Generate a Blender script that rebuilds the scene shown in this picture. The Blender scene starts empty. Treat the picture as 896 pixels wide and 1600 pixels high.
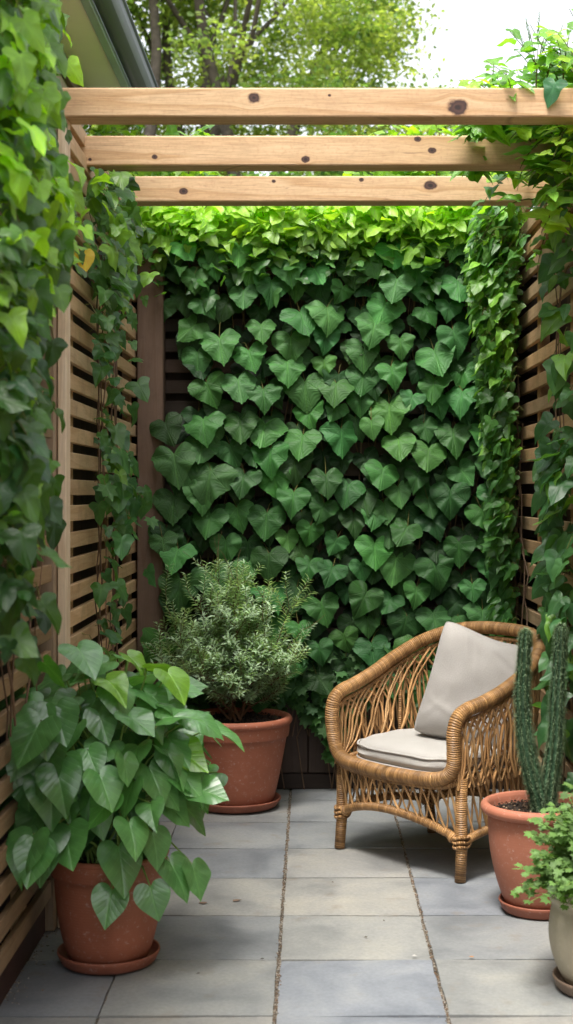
import bpy, bmesh, math, random
import numpy as np
from mathutils import Vector, Matrix, noise

random.seed(7)
RNG = np.random.default_rng(11)
sc = bpy.context.scene
COL = sc.collection
PI = math.pi
R = math.radians

# ------------------------------------------------------------------ camera, sky, sun, exposure
F = 2230.0                    # focal length in photo pixels (photo is 896 x 1600)
H = 1.4                       # eye height
cam_d = bpy.data.cameras.new('camera')
cam = bpy.data.objects.new('camera', cam_d)
COL.objects.link(cam)
cam.location = (0, 0, H)
cam.rotation_euler = (R(90), 0, 0)
cam_d.sensor_width = 36
cam_d.lens = 36 * F / 1600
cam_d.shift_x = -39 / 1600
cam_d.shift_y = -30 / 1600
cam_d.clip_start = 0.05
cam_d.clip_end = 600
cam_d.dof.use_dof = True
cam_d.dof.focus_distance = 5.7
cam_d.dof.aperture_fstop = 4.2
sc.camera = cam

world = bpy.data.worlds.new('World')
sc.world = world
world.use_nodes = True
wn = world.node_tree.nodes; wl = world.node_tree.links
bg = wn['Background']
sky = wn.new('ShaderNodeTexSky')
sky.sky_type = 'NISHITA'
sky.sun_disc = False
sky.sun_elevation = R(68)
sky.sun_rotation = R(202)
sky.air_density = 1.0
sky.dust_density = 3.5
hs = wn.new('ShaderNodeHueSaturation')          # thin bright overcast: the blue is washed out
hs.inputs['Saturation'].default_value = 0.22
hs.inputs['Value'].default_value = 1.35
wl.new(sky.outputs[0], hs.inputs['Color'])
wl.new(hs.outputs[0], bg.inputs['Color'])
bg.inputs['Strength'].default_value = 0.15

sd = bpy.data.lights.new('sun', 'SUN')
sd.energy = 2.1
sd.angle = R(14)
sd.color = (1.0, 0.95, 0.87)
sun = bpy.data.objects.new('sun', sd)
COL.objects.link(sun)
sun.rotation_euler = Vector((-0.14, -0.34, 0.93)).to_track_quat('Z', 'Y').to_euler()
sun.location = (-2, -2, 8)

vs = sc.view_settings
vs.view_transform = 'Standard'
vs.look = 'None'
vs.exposure = 1.1
vs.gamma = 1.0
sc.render.engine = 'CYCLES'
sc.cycles.use_denoising = True
sc.cycles.max_bounces = 8
sc.cycles.diffuse_bounces = 4
sc.cycles.glossy_bounces = 3
sc.cycles.transmission_bounces = 6

def P(x, y, Y):
    """photo pixel -> world point at distance Y"""
    return Vector(((x - 487) * Y / F, Y, H - (y - 770) * Y / F))

# ------------------------------------------------------------------ tagging helpers
def tag(o, label=None, cat=None, group=None, kind=None):
    if label: o['label'] = label
    if cat: o['category'] = cat
    if group: o['group'] = group
    if kind: o['kind'] = kind
    return o

def empty(name, loc=(0, 0, 0), rz=0.0):
    o = bpy.data.objects.new(name, None)
    COL.objects.link(o)
    o.location = loc
    o.rotation_euler = (0, 0, rz)
    return o

def link(name, me, mat, parent=None, smooth=True):
    o = bpy.data.objects.new(name, me)
    COL.objects.link(o)
    if mat is not None:
        me.materials.append(mat)
    if smooth:
        me.polygons.foreach_set('use_smooth', np.ones(len(me.polygons), dtype=bool))
    if parent is not None:
        o.parent = parent
    return o

def np_mesh(name, verts, faces_flat, sizes, uvs=None, cols=None):
    """verts Nx3, faces_flat loop vertex ids, sizes per polygon, uvs per vertex, cols per vertex (rgb)"""
    me = bpy.data.meshes.new(name)
    me.vertices.add(len(verts))
    me.vertices.foreach_set('co', np.asarray(verts, dtype=np.float32).ravel())
    me.loops.add(len(faces_flat))
    me.loops.foreach_set('vertex_index', np.asarray(faces_flat, dtype=np.int32))
    me.polygons.add(len(sizes))
    sizes = np.asarray(sizes, dtype=np.int32)
    starts = np.concatenate(([0], np.cumsum(sizes)[:-1])).astype(np.int32)
    me.polygons.foreach_set('loop_start', starts)
    if uvs is not None:
        uvl = me.uv_layers.new(name='UVMap')
        uvl.data.foreach_set('uv', np.asarray(uvs, dtype=np.float32)[np.asarray(faces_flat)].ravel())
    if cols is not None:
        ca = me.color_attributes.new('tint', 'FLOAT_COLOR', 'POINT')
        c4 = np.ones((len(verts), 4), dtype=np.float32)
        c4[:, :3] = cols
        ca.data.foreach_set('color', c4.ravel())
    me.update(calc_edges=True)
    me.validate()
    return me

class MB:
    """mesh builder: quads/tris, uv and tint per vertex"""
    def __init__(s):
        s.v = []; s.f = []; s.uv = []; s.c = []
    def add(s, vs_, fs, uvs=None, col=(1, 1, 1)):
        b = len(s.v)
        s.v += [tuple(p) for p in vs_]
        s.f += [tuple(i + b for i in f) for f in fs]
        s.uv += list(uvs) if uvs is not None else [(0, 0)] * len(vs_)
        s.c += [tuple(col)] * len(vs_)
    def tube(s, pts, rad, n=8, cap=True, col=(1, 1, 1), closed=False):
        pts = [Vector(p) for p in pts]
        m = len(pts)
        rads = rad if isinstance(rad, (list, tuple)) else [rad] * m
        t0 = (pts[1] - pts[0]).normalized()
        up = Vector((0, 0, 1)) if abs(t0.z) < 0.9 else Vector((1, 0, 0))
        nrm = (up - t0 * up.dot(t0)).normalized()
        vs_, uvs, fs = [], [], []
        L = 0
        for i in range(m):
            if closed:
                t = (pts[(i + 1) % m] - pts[i - 1]).normalized()
            else:
                t = (pts[min(i + 1, m - 1)] - pts[max(i - 1, 0)])
                t = t.normalized() if t.length > 1e-9 else t0
            nrm = (nrm - t * nrm.dot(t))
            nrm = nrm.normalized() if nrm.length > 1e-6 else Vector((1, 0, 0))
            bi = t.cross(nrm)
            if i: L += (pts[i] - pts[i - 1]).length
            for k in range(n):
                a = 2 * PI * k / n
                vs_.append(pts[i] + (nrm * math.cos(a) + bi * math.sin(a)) * rads[i])
                uvs.append((abs(k / n * 2 - 1), L))
        for i in range(m - 1 if not closed else m):
            for k in range(n):
                a, b_ = i * n + k, i * n + (k + 1) % n
                j = ((i + 1) % m) * n
                fs.append((a, b_, j + (k + 1) % n, j + k))
        if cap and not closed:
            fs.append(tuple(reversed(range(n))))
            fs.append(tuple((m - 1) * n + k for k in range(n)))
        s.add(vs_, fs, uvs, col)
    def lathe(s, prof, n=48, centre=(0, 0, 0), col=(1, 1, 1)):
        vs_, fs, uvs = [], [], []
        m = len(prof)
        for i, (r, z) in enumerate(prof):
            for k in range(n):
                a = 2 * PI * k / n
                vs_.append((centre[0] + r * math.cos(a), centre[1] + r * math.sin(a), centre[2] + z))
                uvs.append((k / n, z))
        for i in range(m - 1):
            for k in range(n):
                fs.append((i * n + k, i * n + (k + 1) % n, (i + 1) * n + (k + 1) % n, (i + 1) * n + k))
        s.add(vs_, fs, uvs, col)
    def build(s, name, mat, parent=None, smooth=True):
        flat = [i for f in s.f for i in f]
        me = np_mesh(name, s.v, flat, [len(f) for f in s.f], s.uv, np.array(s.c))
        return link(name, me, mat, parent, smooth)

def boxes(name, lst, mat, parent=None, bevel=0.003, seg=1, jit=0.0):
    """lst of (x0,y0,z0,x1,y1,z1[,rgb[,twist]]) -> one mesh with chamfered edges"""
    V, Fc, C = [], [], []
    me_all = bmesh.new()
    lay = me_all.verts.layers.float_color.new('tint')
    for b in lst:
        x0, y0, z0, x1, y1, z1 = b[:6]
        c = b[6] if len(b) > 6 else (1, 1, 1)
        bm = [me_all.verts.new(p) for p in ((x0, y0, z0), (x1, y0, z0), (x1, y1, z0), (x0, y1, z0),
                                            (x0, y0, z1), (x1, y0, z1), (x1, y1, z1), (x0, y1, z1))]
        if jit:
            ax = int(np.argmax([x1 - x0, y1 - y0, z1 - z0]))
            for end in (0, 1):
                dv = [random.uniform(-jit, jit) for _ in range(3)]
                dv[ax] = 0
                lim = ((x0, x1), (y0, y1), (z0, z1))[ax][end]
                for v in bm:
                    if abs(v.co[ax] - lim) < 1e-6:
                        v.co += Vector(dv)
        for v in bm: v[lay] = (*c, 1)
        for f in ((0, 3, 2, 1), (4, 5, 6, 7), (0, 1, 5, 4), (1, 2, 6, 5), (2, 3, 7, 6), (3, 0, 4, 7)):
            me_all.faces.new([bm[i] for i in f])
    if bevel > 0:
        bmesh.ops.bevel(me_all, geom=me_all.edges[:], offset=bevel, segments=seg, profile=0.5, affect='EDGES')
    me = bpy.data.meshes.new(name)
    me_all.to_mesh(me); me_all.free()
    return link(name, me, mat, parent, smooth=False)

# ------------------------------------------------------------------ materials
def mat_new(name):
    m = bpy.data.materials.new(name)
    m.use_nodes = True
    nt = m.node_tree
    return m, nt, nt.nodes, nt.links, nt.nodes['Principled BSDF']

def N(nt, kind, **kw):
    n = nt.nodes.new(kind)
    for k, v in kw.items():
        if hasattr(n, k): setattr(n, k, v)
        else: n.inputs[k].default_value = v
    return n

def math_n(nt, op, a, b=None, c=None, clamp=False):
    n = nt.nodes.new('ShaderNodeMath'); n.operation = op; n.use_clamp = clamp
    for i, x in enumerate((a, b, c)):
        if x is None: continue
        if isinstance(x, (int, float)): n.inputs[i].default_value = x
        else: nt.links.new(x, n.inputs[i])
    return n.outputs[0]

def ramp(nt, fac, stops):
    r = nt.nodes.new('ShaderNodeValToRGB')
    el = r.color_ramp.elements
    while len(el) > 1: el.remove(el[-1])
    el[0].position = stops[0][0]; el[0].color = (*stops[0][1], 1)
    for p, c in stops[1:]:
        e = el.new(p); e.color = (*c, 1)
    nt.links.new(fac, r.inputs[0])
    return r.outputs[0]

def mixc(nt, fac, a, b, mode='MIX'):
    m = nt.nodes.new('ShaderNodeMix'); m.data_type = 'RGBA'; m.blend_type = mode
    for idx, x in ((0, fac), (6, a), (7, b)):
        if isinstance(x, (int, float)): m.inputs[idx].default_value = x
        elif isinstance(x, tuple): m.inputs[idx].default_value = (*x, 1)
        else: nt.links.new(x, m.inputs[idx])
    return m.outputs[2]

def leaf_mat(name, rough=0.42, transl=0.4, vein='palm', vein_c=(1.55, 1.5, 1.3), spec=0.5, tcol=(1.9, 2.1, 0.7), bump=0.35, coat=0.0):
    m, nt, ns, ln, pb = mat_new(name)
    att = N(nt, 'ShaderNodeAttribute', attribute_name='tint')
    uv = N(nt, 'ShaderNodeUVMap')
    sep = N(nt, 'ShaderNodeSeparateXYZ'); ln.new(uv.outputs[0], sep.inputs[0])
    x, y = sep.outputs[0], sep.outputs[1]
    ax = math_n(nt, 'ABSOLUTE', x)
    ny = math_n(nt, 'MULTIPLY', y, -1.0)
    mid = math_n(nt, 'LESS_THAN', ax, 0.014)
    mid_s = math_n(nt, 'SUBTRACT', 1.0, math_n(nt, 'DIVIDE', ax, 0.03), clamp=True)
    if vein == 'palm':
        ang = math_n(nt, 'ARCTAN2', ax, ny)
        rr = math_n(nt, 'SQRT', math_n(nt, 'ADD', math_n(nt, 'MULTIPLY', x, x), math_n(nt, 'MULTIPLY', y, y)))
        w = math_n(nt, 'ABSOLUTE', math_n(nt, 'SINE', math_n(nt, 'MULTIPLY', math_n(nt, 'SUBTRACT', ang, math_n(nt, 'MULTIPLY', rr, 0.25)), 4.2)))
        line = math_n(nt, 'SUBTRACT', 1.0, math_n(nt, 'DIVIDE', math_n(nt, 'MULTIPLY', w, rr), 0.055), clamp=True)
        sec = math_n(nt, 'ABSOLUTE', math_n(nt, 'SINE', math_n(nt, 'ADD', math_n(nt, 'MULTIPLY', rr, 34.0), math_n(nt, 'MULTIPLY', w, 5.0))))
    else:
        ph = math_n(nt, 'ADD', ny, math_n(nt, 'MULTIPLY', math_n(nt, 'POWER', ax, 0.8), -0.9))
        w = math_n(nt, 'ABSOLUTE', math_n(nt, 'SINE', math_n(nt, 'MULTIPLY', ph, 17.0)))
        line = math_n(nt, 'MULTIPLY', math_n(nt, 'SUBTRACT', 1.0, math_n(nt, 'DIVIDE', w, 0.28), clamp=True), 0.6)
        sec = w
    vv = math_n(nt, 'MAXIMUM', mid_s, line)
    nz = N(nt, 'ShaderNodeTexNoise', Scale=22.0, Detail=3.0)
    tc = N(nt, 'ShaderNodeTexCoord'); ln.new(tc.outputs['Object'], nz.inputs['Vector'])
    mott = ramp(nt, nz.outputs[0], [(0.3, (0.78, 0.8, 0.76)), (0.7, (1.18, 1.15, 1.1))])
    base = mixc(nt, 1.0, att.outputs['Color'], mott, 'MULTIPLY')
    veinc = mixc(nt, 1.0, base, vein_c, 'MULTIPLY')
    colr = mixc(nt, math_n(nt, 'MULTIPLY', vv, 0.65), base, veinc)
    bp = N(nt, 'ShaderNodeBump', Strength=bump, Distance=0.004)
    hgt = math_n(nt, 'SUBTRACT', math_n(nt, 'MULTIPLY', sec, 0.35), vv)
    ln.new(hgt, bp.inputs['Height'])
    ln.new(colr, pb.inputs['Base Color'])
    ln.new(bp.outputs[0], pb.inputs['Normal'])
    pb.inputs['Roughness'].default_value = rough
    pb.inputs['Specular IOR Level'].default_value = spec
    if coat: pb.inputs['Coat Weight'].default_value = coat; pb.inputs['Coat Roughness'].default_value = 0.3
    tr = N(nt, 'ShaderNodeBsdfTranslucent')
    ln.new(mixc(nt, 1.0, colr, tcol, 'MULTIPLY'), tr.inputs[0])
    mx = N(nt, 'ShaderNodeMixShader'); mx.inputs[0].default_value = transl
    ln.new(pb.outputs[0], mx.inputs[1]); ln.new(tr.outputs[0], mx.inputs[2])
    ln.new(mx.outputs[0], ns['Material Output'].inputs[0])
    return m

def wood_mat(name, base, dark, axis='Y', rough=0.7, knots=(), scale=1.0, grain=0.5, tinted=True, weather=0.3):
    """long fine grain along axis, ring bands, optional knots [(x,y,z,r)] in object space"""
    m, nt, ns, ln, pb = mat_new(name)
    tc = N(nt, 'ShaderNodeTexCoord')
    vec = tc.outputs['Object']
    sc_ = {'X': (0.06, 1, 1), 'Y': (1, 0.06, 1), 'Z': (1, 1, 0.06)}[axis]
    off = None
    kn_dark = None
    for (kx, ky, kz, kr) in knots:
        sb = N(nt, 'ShaderNodeVectorMath', operation='SUBTRACT'); ln.new(vec, sb.inputs[0]); sb.inputs[1].default_value = (kx, ky, kz)
        s2 = N(nt, 'ShaderNodeVectorMath', operation='MULTIPLY'); ln.new(sb.outputs[0], s2.inputs[0])
        s2.inputs[1].default_value = {'X': (0.8, 0.0, 1.0), 'Y': (1, 0.8, 1), 'Z': (1, 1, 0.8)}[axis]
        ln_ = N(nt, 'ShaderNodeVectorMath', operation='LENGTH'); ln.new(s2.outputs[0], ln_.inputs[0])
        kz_ = N(nt, 'ShaderNodeTexNoise', Scale=28.0, Detail=3.0); ln.new(vec, kz_.inputs['Vector'])
        d = math_n(nt, 'ADD', math_n(nt, 'DIVIDE', ln_.outputs['Value'], kr), math_n(nt, 'MULTIPLY', math_n(nt, 'SUBTRACT', kz_.outputs[0], 0.5), 0.9))
        sepz = N(nt, 'ShaderNodeSeparateXYZ'); ln.new(sb.outputs[0], sepz.inputs[0])
        sgn = math_n(nt, 'DIVIDE', sepz.outputs[2], kr * 1.2)
        g = math_n(nt, 'EXPONENT', math_n(nt, 'MULTIPLY', math_n(nt, 'MULTIPLY', d, d), -0.22))
        o_ = math_n(nt, 'MULTIPLY', math_n(nt, 'MULTIPLY', g, sgn), -kr * 1.0)
        off = o_ if off is None else math_n(nt, 'ADD', off, o_)
        k_ = math_n(nt, 'SUBTRACT', 1.25, d, clamp=True)
        kn_dark = k_ if kn_dark is None else math_n(nt, 'MAXIMUM', kn_dark, k_)
    mp = N(nt, 'ShaderNodeMapping'); mp.inputs['Scale'].default_value = sc_
    if off is not None:
        cmb = N(nt, 'ShaderNodeCombineXYZ'); ln.new(off, cmb.inputs[2])
        ad = N(nt, 'ShaderNodeVectorMath', operation='ADD'); ln.new(vec, ad.inputs[0]); ln.new(cmb.outputs[0], ad.inputs[1])
        ln.new(ad.outputs[0], mp.inputs[0])
    else:
        ln.new(vec, mp.inputs[0])
    n1 = N(nt, 'ShaderNodeTexNoise', Scale=190.0 * scale, Detail=5.0, Roughness=0.65); ln.new(mp.outputs[0], n1.inputs['Vector'])
    n2 = N(nt, 'ShaderNodeTexNoise', Scale=7.0 * scale, Detail=2.0); ln.new(mp.outputs[0], n2.inputs['Vector'])
    ringv = math_n(nt, 'FRACT', math_n(nt, 'MULTIPLY', n2.outputs[0], 9.0))
    ring = ramp(nt, ringv, [(0.0, (1, 1, 1)), (0.6, (0.93, 0.89, 0.85)), (0.9, (0.8, 0.72, 0.62)), (1.0, (1, 1, 1))])
    fine = ramp(nt, n1.outputs[0], [(0.3, (0.72, 0.68, 0.64)), (0.65, (1.08, 1.06, 1.04))])
    n3 = N(nt, 'ShaderNodeTexNoise', Scale=3.5, Detail=4.0); ln.new(vec, n3.inputs['Vector'])
    c = mixc(nt, n3.outputs[0], base, dark)
    c = mixc(nt, grain, c, mixc(nt, 1.0, c, fine, 'MULTIPLY'))
    c = mixc(nt, grain * 1.2 if grain < .8 else 1.0, c, mixc(nt, 1.0, c, ring, 'MULTIPLY'))
    if weather:
        n4 = N(nt, 'ShaderNodeTexNoise', Scale=11.0, Detail=6.0, Roughness=0.7); ln.new(vec, n4.inputs['Vector'])
        wmask = ramp(nt, n4.outputs[0], [(0.5, (0, 0, 0)), (0.72, (weather, weather, weather))])
        c = mixc(nt, wmask, c, (dark[0] * .5, dark[1] * .5, dark[2] * .5))
    if tinted:
        att = N(nt, 'ShaderNodeAttribute', attribute_name='tint')
        c = mixc(nt, 1.0, c, att.outputs['Color'], 'MULTIPLY')
    if kn_dark is not None:
        mpc = N(nt, 'ShaderNodeMapping'); mpc.inputs['Scale'].default_value = (1.1, 1, 42); ln.new(vec, mpc.inputs[0])
        nc = N(nt, 'ShaderNodeTexNoise', Scale=1.6, Detail=2.0); ln.new(mpc.outputs[0], nc.inputs['Vector'])
        ck = math_n(nt, 'SUBTRACT', 1.0, math_n(nt, 'DIVIDE', math_n(nt, 'ABSOLUTE', math_n(nt, 'SUBTRACT', nc.outputs[0], 0.66)), 0.012), clamp=True)
        c = mixc(nt, math_n(nt, 'MULTIPLY', ck, 0.55), c, (0.16, 0.09, 0.05))
        nk = N(nt, 'ShaderNodeTexNoise', Scale=90.0, Detail=3.0); ln.new(vec, nk.inputs['Vector'])
        kc = ramp(nt, kn_dark, [(0.0, (0.40, 0.20, 0.11)), (0.22, (0.16, 0.075, 0.045)), (0.4, (0.05, 0.028, 0.024)), (0.75, (0.085, 0.042, 0.032)), (1.0, (0.03, 0.018, 0.016))])
        km = math_n(nt, 'MULTIPLY', math_n(nt, 'ADD', kn_dark, math_n(nt, 'MULTIPLY', math_n(nt, 'SUBTRACT', nk.outputs[0], 0.5), 0.5)), 2.4, clamp=True)
        c = mixc(nt, km, c, kc)
    bp = N(nt, 'ShaderNodeBump', Strength=0.35, Distance=0.002); ln.new(n1.outputs[0], bp.inputs['Height'])
    ln.new(bp.outputs[0], pb.inputs['Normal'])
    ln.new(c, pb.inputs['Base Color'])
    pb.inputs['Roughness'].default_value = rough
    pb.inputs['Specular IOR Level'].default_value = 0.3
    return m

def simple_mat(name, c, rough=0.6, nscale=8.0, var=0.15, bump=0.2, bscale=60.0, spec=0.4, bdist=0.003, metallic=0.0, tinted=False):
    m, nt, ns, ln, pb = mat_new(name)
    tc = N(nt, 'ShaderNodeTexCoord')
    n1 = N(nt, 'ShaderNodeTexNoise', Scale=nscale, Detail=5.0, Roughness=0.6); ln.new(tc.outputs['Object'], n1.inputs['Vector'])
    a = tuple(x * (1 - var) for x in c); b = tuple(min(1, x * (1 + var)) for x in c)
    col = ramp(nt, n1.outputs[0], [(0.3, a), (0.7, b)])
    if tinted:
        att = N(nt, 'ShaderNodeAttribute', attribute_name='tint')
        col = mixc(nt, 1.0, col, att.outputs['Color'], 'MULTIPLY')
    ln.new(col, pb.inputs['Base Color'])
    n2 = N(nt, 'ShaderNodeTexNoise', Scale=bscale, Detail=4.0); ln.new(tc.outputs['Object'], n2.inputs['Vector'])
    bp = N(nt, 'ShaderNodeBump', Strength=bump, Distance=bdist); ln.new(n2.outputs[0], bp.inputs['Height'])
    ln.new(bp.outputs[0], pb.inputs['Normal'])
    pb.inputs['Roughness'].default_value = rough
    pb.inputs['Specular IOR Level'].default_value = spec
    pb.inputs['Metallic'].default_value = metallic
    return m

def terracotta(name, c, stain=(0.75, 0.68, 0.62)):
    m, nt, ns, ln, pb = mat_new(name)
    tc = N(nt, 'ShaderNodeTexCoord')
    n1 = N(nt, 'ShaderNodeTexNoise', Scale=5.0, Detail=7.0, Roughness=0.65); ln.new(tc.outputs['Object'], n1.inputs['Vector'])
    col = ramp(nt, n1.outputs[0], [(0.3, tuple(x * .84 for x in c)), (0.55, c), (0.75, tuple(x * 1.14 for x in c))])
    # pale lime bloom specks
    n2 = N(nt, 'ShaderNodeTexNoise', Scale=60.0, Detail=6.0, Roughness=0.75); ln.new(tc.outputs['Object'], n2.inputs['Vector'])
    sp = ramp(nt, n2.outputs[0], [(0.56, (0, 0, 0)), (0.74, (0.4, 0.4, 0.4))])
    col = mixc(nt, sp, col, stain)
    # soil splash ring low down, vertical run marks
    sep = N(nt, 'ShaderNodeSeparateXYZ'); ln.new(tc.outputs['Object'], sep.inputs[0])
    mp = N(nt, 'ShaderNodeMapping'); mp.inputs['Scale'].default_value = (14, 14, 1.5); ln.new(tc.outputs['Object'], mp.inputs[0])
    n3 = N(nt, 'ShaderNodeTexNoise', Scale=1.0, Detail=4.0); ln.new(mp.outputs[0], n3.inputs['Vector'])
    low = math_n(nt, 'SUBTRACT', 1.0, math_n(nt, 'DIVIDE', sep.outputs[2], 0.09), clamp=True)
    dirt = math_n(nt, 'MULTIPLY', math_n(nt, 'MULTIPLY', low, n3.outputs[0]), 0.9, clamp=True)
    col = mixc(nt, dirt, col, tuple(x * .35 for x in c))
    run = ramp(nt, n3.outputs[0], [(0.55, (0, 0, 0)), (0.75, (0.22, 0.22, 0.22))])
    col = mixc(nt, run, col, tuple(x * .6 for x in c))
    ln.new(col, pb.inputs['Base Color'])
    pb.inputs['Roughness'].default_value = 0.62
    pb.inputs['Specular IOR Level'].default_value = 0.35
    n4 = N(nt, 'ShaderNodeTexNoise', Scale=110.0, Detail=4.0); ln.new(tc.outputs['Object'], n4.inputs['Vector'])
    wv = N(nt, 'ShaderNodeTexWave', Scale=38.0, Distortion=1.5, bands_direction='Z'); ln.new(tc.outputs['Object'], wv.inputs['Vector'])
    h_ = math_n(nt, 'ADD', math_n(nt, 'MULTIPLY', n4.outputs[0], 0.7), math_n(nt, 'MULTIPLY', wv.outputs['Fac'], 0.25))
    bp = N(nt, 'ShaderNodeBump', Strength=0.22, Distance=0.003); ln.new(h_, bp.inputs['Height'])
    ln.new(bp.outputs[0], pb.inputs['Normal'])
    return m

def stone_mat():
    m, nt, ns, ln, pb = mat_new('bluestone')
    tc = N(nt, 'ShaderNodeTexCoord')
    att = N(nt, 'ShaderNodeAttribute', attribute_name='tint')
    n1 = N(nt, 'ShaderNodeTexNoise', Scale=3.2, Detail=8.0, Roughness=0.62, Distortion=0.4); ln.new(tc.outputs['Object'], n1.inputs['Vector'])
    n2 = N(nt, 'ShaderNodeTexNoise', Scale=75.0, Detail=5.0, Roughness=0.7); ln.new(tc.outputs['Object'], n2.inputs['Vector'])
    n3 = N(nt, 'ShaderNodeTexNoise', Scale=9.0, Detail=4.0, Roughness=0.55); ln.new(tc.outputs['Object'], n3.inputs['Vector'])
    v1 = ramp(nt, n1.outputs[0], [(0.30, (0.64, 0.66, 0.69)), (0.5, (1, 1, 1)), (0.7, (1.24, 1.20, 1.12))])
    v2 = ramp(nt, n2.outputs[0], [(0.3, (0.86, 0.86, 0.86)), (0.7, (1.1, 1.1, 1.1))])
    c = mixc(nt, 1.0, att.outputs['Color'], v1, 'MULTIPLY')
    c = mixc(nt, 1.0, c, (1.06, 1.07, 1.07), 'MULTIPLY')
    c = mixc(nt, 1.0, c, v2, 'MULTIPLY')
    rust = ramp(nt, n3.outputs[0], [(0.60, (0, 0, 0)), (0.75, (0.45, 0.45, 0.45))])
    c = mixc(nt, rust, c, (0.20, 0.16, 0.115))
    ln.new(c, pb.inputs['Base Color'])
    rg = ramp(nt, n1.outputs[0], [(0.3, (0.5, 0.5, 0.5)), (0.7, (0.72, 0.72, 0.72))])
    ln.new(rg, pb.inputs['Roughness'])
    pb.inputs['Specular IOR Level'].default_value = 0.4
    h_ = math_n(nt, 'ADD', math_n(nt, 'MULTIPLY', n1.outputs[0], 2.0), math_n(nt, 'MULTIPLY', n2.outputs[0], 0.35))
    bp = N(nt, 'ShaderNodeBump', Strength=0.35, Distance=0.006); ln.new(h_, bp.inputs['Height'])
    ln.new(bp.outputs[0], pb.inputs['Normal'])
    return m

def grit_mat():
    m, nt, ns, ln, pb = mat_new('joint_grit')
    tc = N(nt, 'ShaderNodeTexCoord')
    v = N(nt, 'ShaderNodeTexVoronoi', Scale=170.0); ln.new(tc.outputs['Object'], v.inputs['Vector'])
    n1 = N(nt, 'ShaderNodeTexNoise', Scale=6.0, Detail=4.0); ln.new(tc.outputs['Object'], n1.inputs['Vector'])
    c = ramp(nt, v.outputs['Color'], [(0.0, (0.07, 0.055, 0.04)), (0.6, (0.17, 0.135, 0.1)), (0.85, (0.30, 0.25, 0.19)), (1.0, (0.42, 0.38, 0.31))])
    c = mixc(nt, ramp(nt, n1.outputs[0], [(0.4, (0, 0, 0)), (0.65, (0.7, 0.7, 0.7))]), c, (0.05, 0.045, 0.03))
    ln.new(c, pb.inputs['Base Color'])
    pb.inputs['Roughness'].default_value = 0.95
    bp = N(nt, 'ShaderNodeBump', Strength=0.8, Distance=0.005); ln.new(v.outputs['Distance'], bp.inputs['Height'])
    ln.new(bp.outputs[0], pb.inputs['Normal'])
    return m

def rattan_mat(name, wrap=True, base=(0.40, 0.215, 0.082), gap=False):
    m, nt, ns, ln, pb = mat_new(name)
    uv = N(nt, 'ShaderNodeUVMap')
    sep = N(nt, 'ShaderNodeSeparateXYZ'); ln.new(uv.outputs[0], sep.inputs[0])
    tc = N(nt, 'ShaderNodeTexCoord')
    n1 = N(nt, 'ShaderNodeTexNoise', Scale=14.0, Detail=5.0, Roughness=0.6); ln.new(tc.outputs['Object'], n1.inputs['Vector'])
    c = ramp(nt, n1.outputs[0], [(0.28, tuple(x * .62 for x in base)), (0.5, base), (0.72, (base[0] * 1.35, base[1] * 1.42, base[2] * 1.6))])
    att = N(nt, 'ShaderNodeAttribute', attribute_name='tint')
    c = mixc(nt, 1.0, c, att.outputs['Color'], 'MULTIPLY')
    if wrap:
        jn = N(nt, 'ShaderNodeTexNoise', Scale=30.0, Detail=2.0); ln.new(tc.outputs['Object'], jn.inputs['Vector'])
        ph = math_n(nt, 'ADD', math_n(nt, 'MULTIPLY', sep.outputs[1], 1 / 0.0078), math_n(nt, 'ADD', math_n(nt, 'MULTIPLY', sep.outputs[0], 0.35), math_n(nt, 'MULTIPLY', jn.outputs[0], 1.2)))
        fr = math_n(nt, 'FRACT', ph)
        ridge = math_n(nt, 'SINE', math_n(nt, 'MULTIPLY', fr, PI))
        idx = math_n(nt, 'FLOOR', ph)
        wn_ = N(nt, 'ShaderNodeTexWhiteNoise', noise_dimensions='1D'); ln.new(idx, wn_.inputs['W'])
        strand = ramp(nt, wn_.outputs['Value'], [(0.0, (0.66, 0.62, 0.56)), (0.6, (1.0, 1.0, 1.0)), (1.0, (1.25, 1.25, 1.2))])
        c = mixc(nt, 1.0, c, strand, 'MULTIPLY')
        groove = math_n(nt, 'SUBTRACT', 1.0, math_n(nt, 'MULTIPLY', ridge, 3.0), clamp=True)
        c = mixc(nt, math_n(nt, 'MULTIPLY', groove, 0.75), c, (0.07, 0.03, 0.012))
        bp = N(nt, 'ShaderNodeBump', Strength=0.9, Distance=0.003); ln.new(ridge, bp.inputs['Height'])
    else:
        n2 = N(nt, 'ShaderNodeTexNoise', Scale=180.0, Detail=3.0); ln.new(tc.outputs['Object'], n2.inputs['Vector'])
        bp = N(nt, 'ShaderNodeBump', Strength=0.3, Distance=0.002); ln.new(n2.outputs[0], bp.inputs['Height'])
    ln.new(c, pb.inputs['Base Color']); ln.new(bp.outputs[0], pb.inputs['Normal'])
    pb.inputs['Roughness'].default_value = 0.42
    pb.inputs['Specular IOR Level'].default_value = 0.45
    return m

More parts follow.
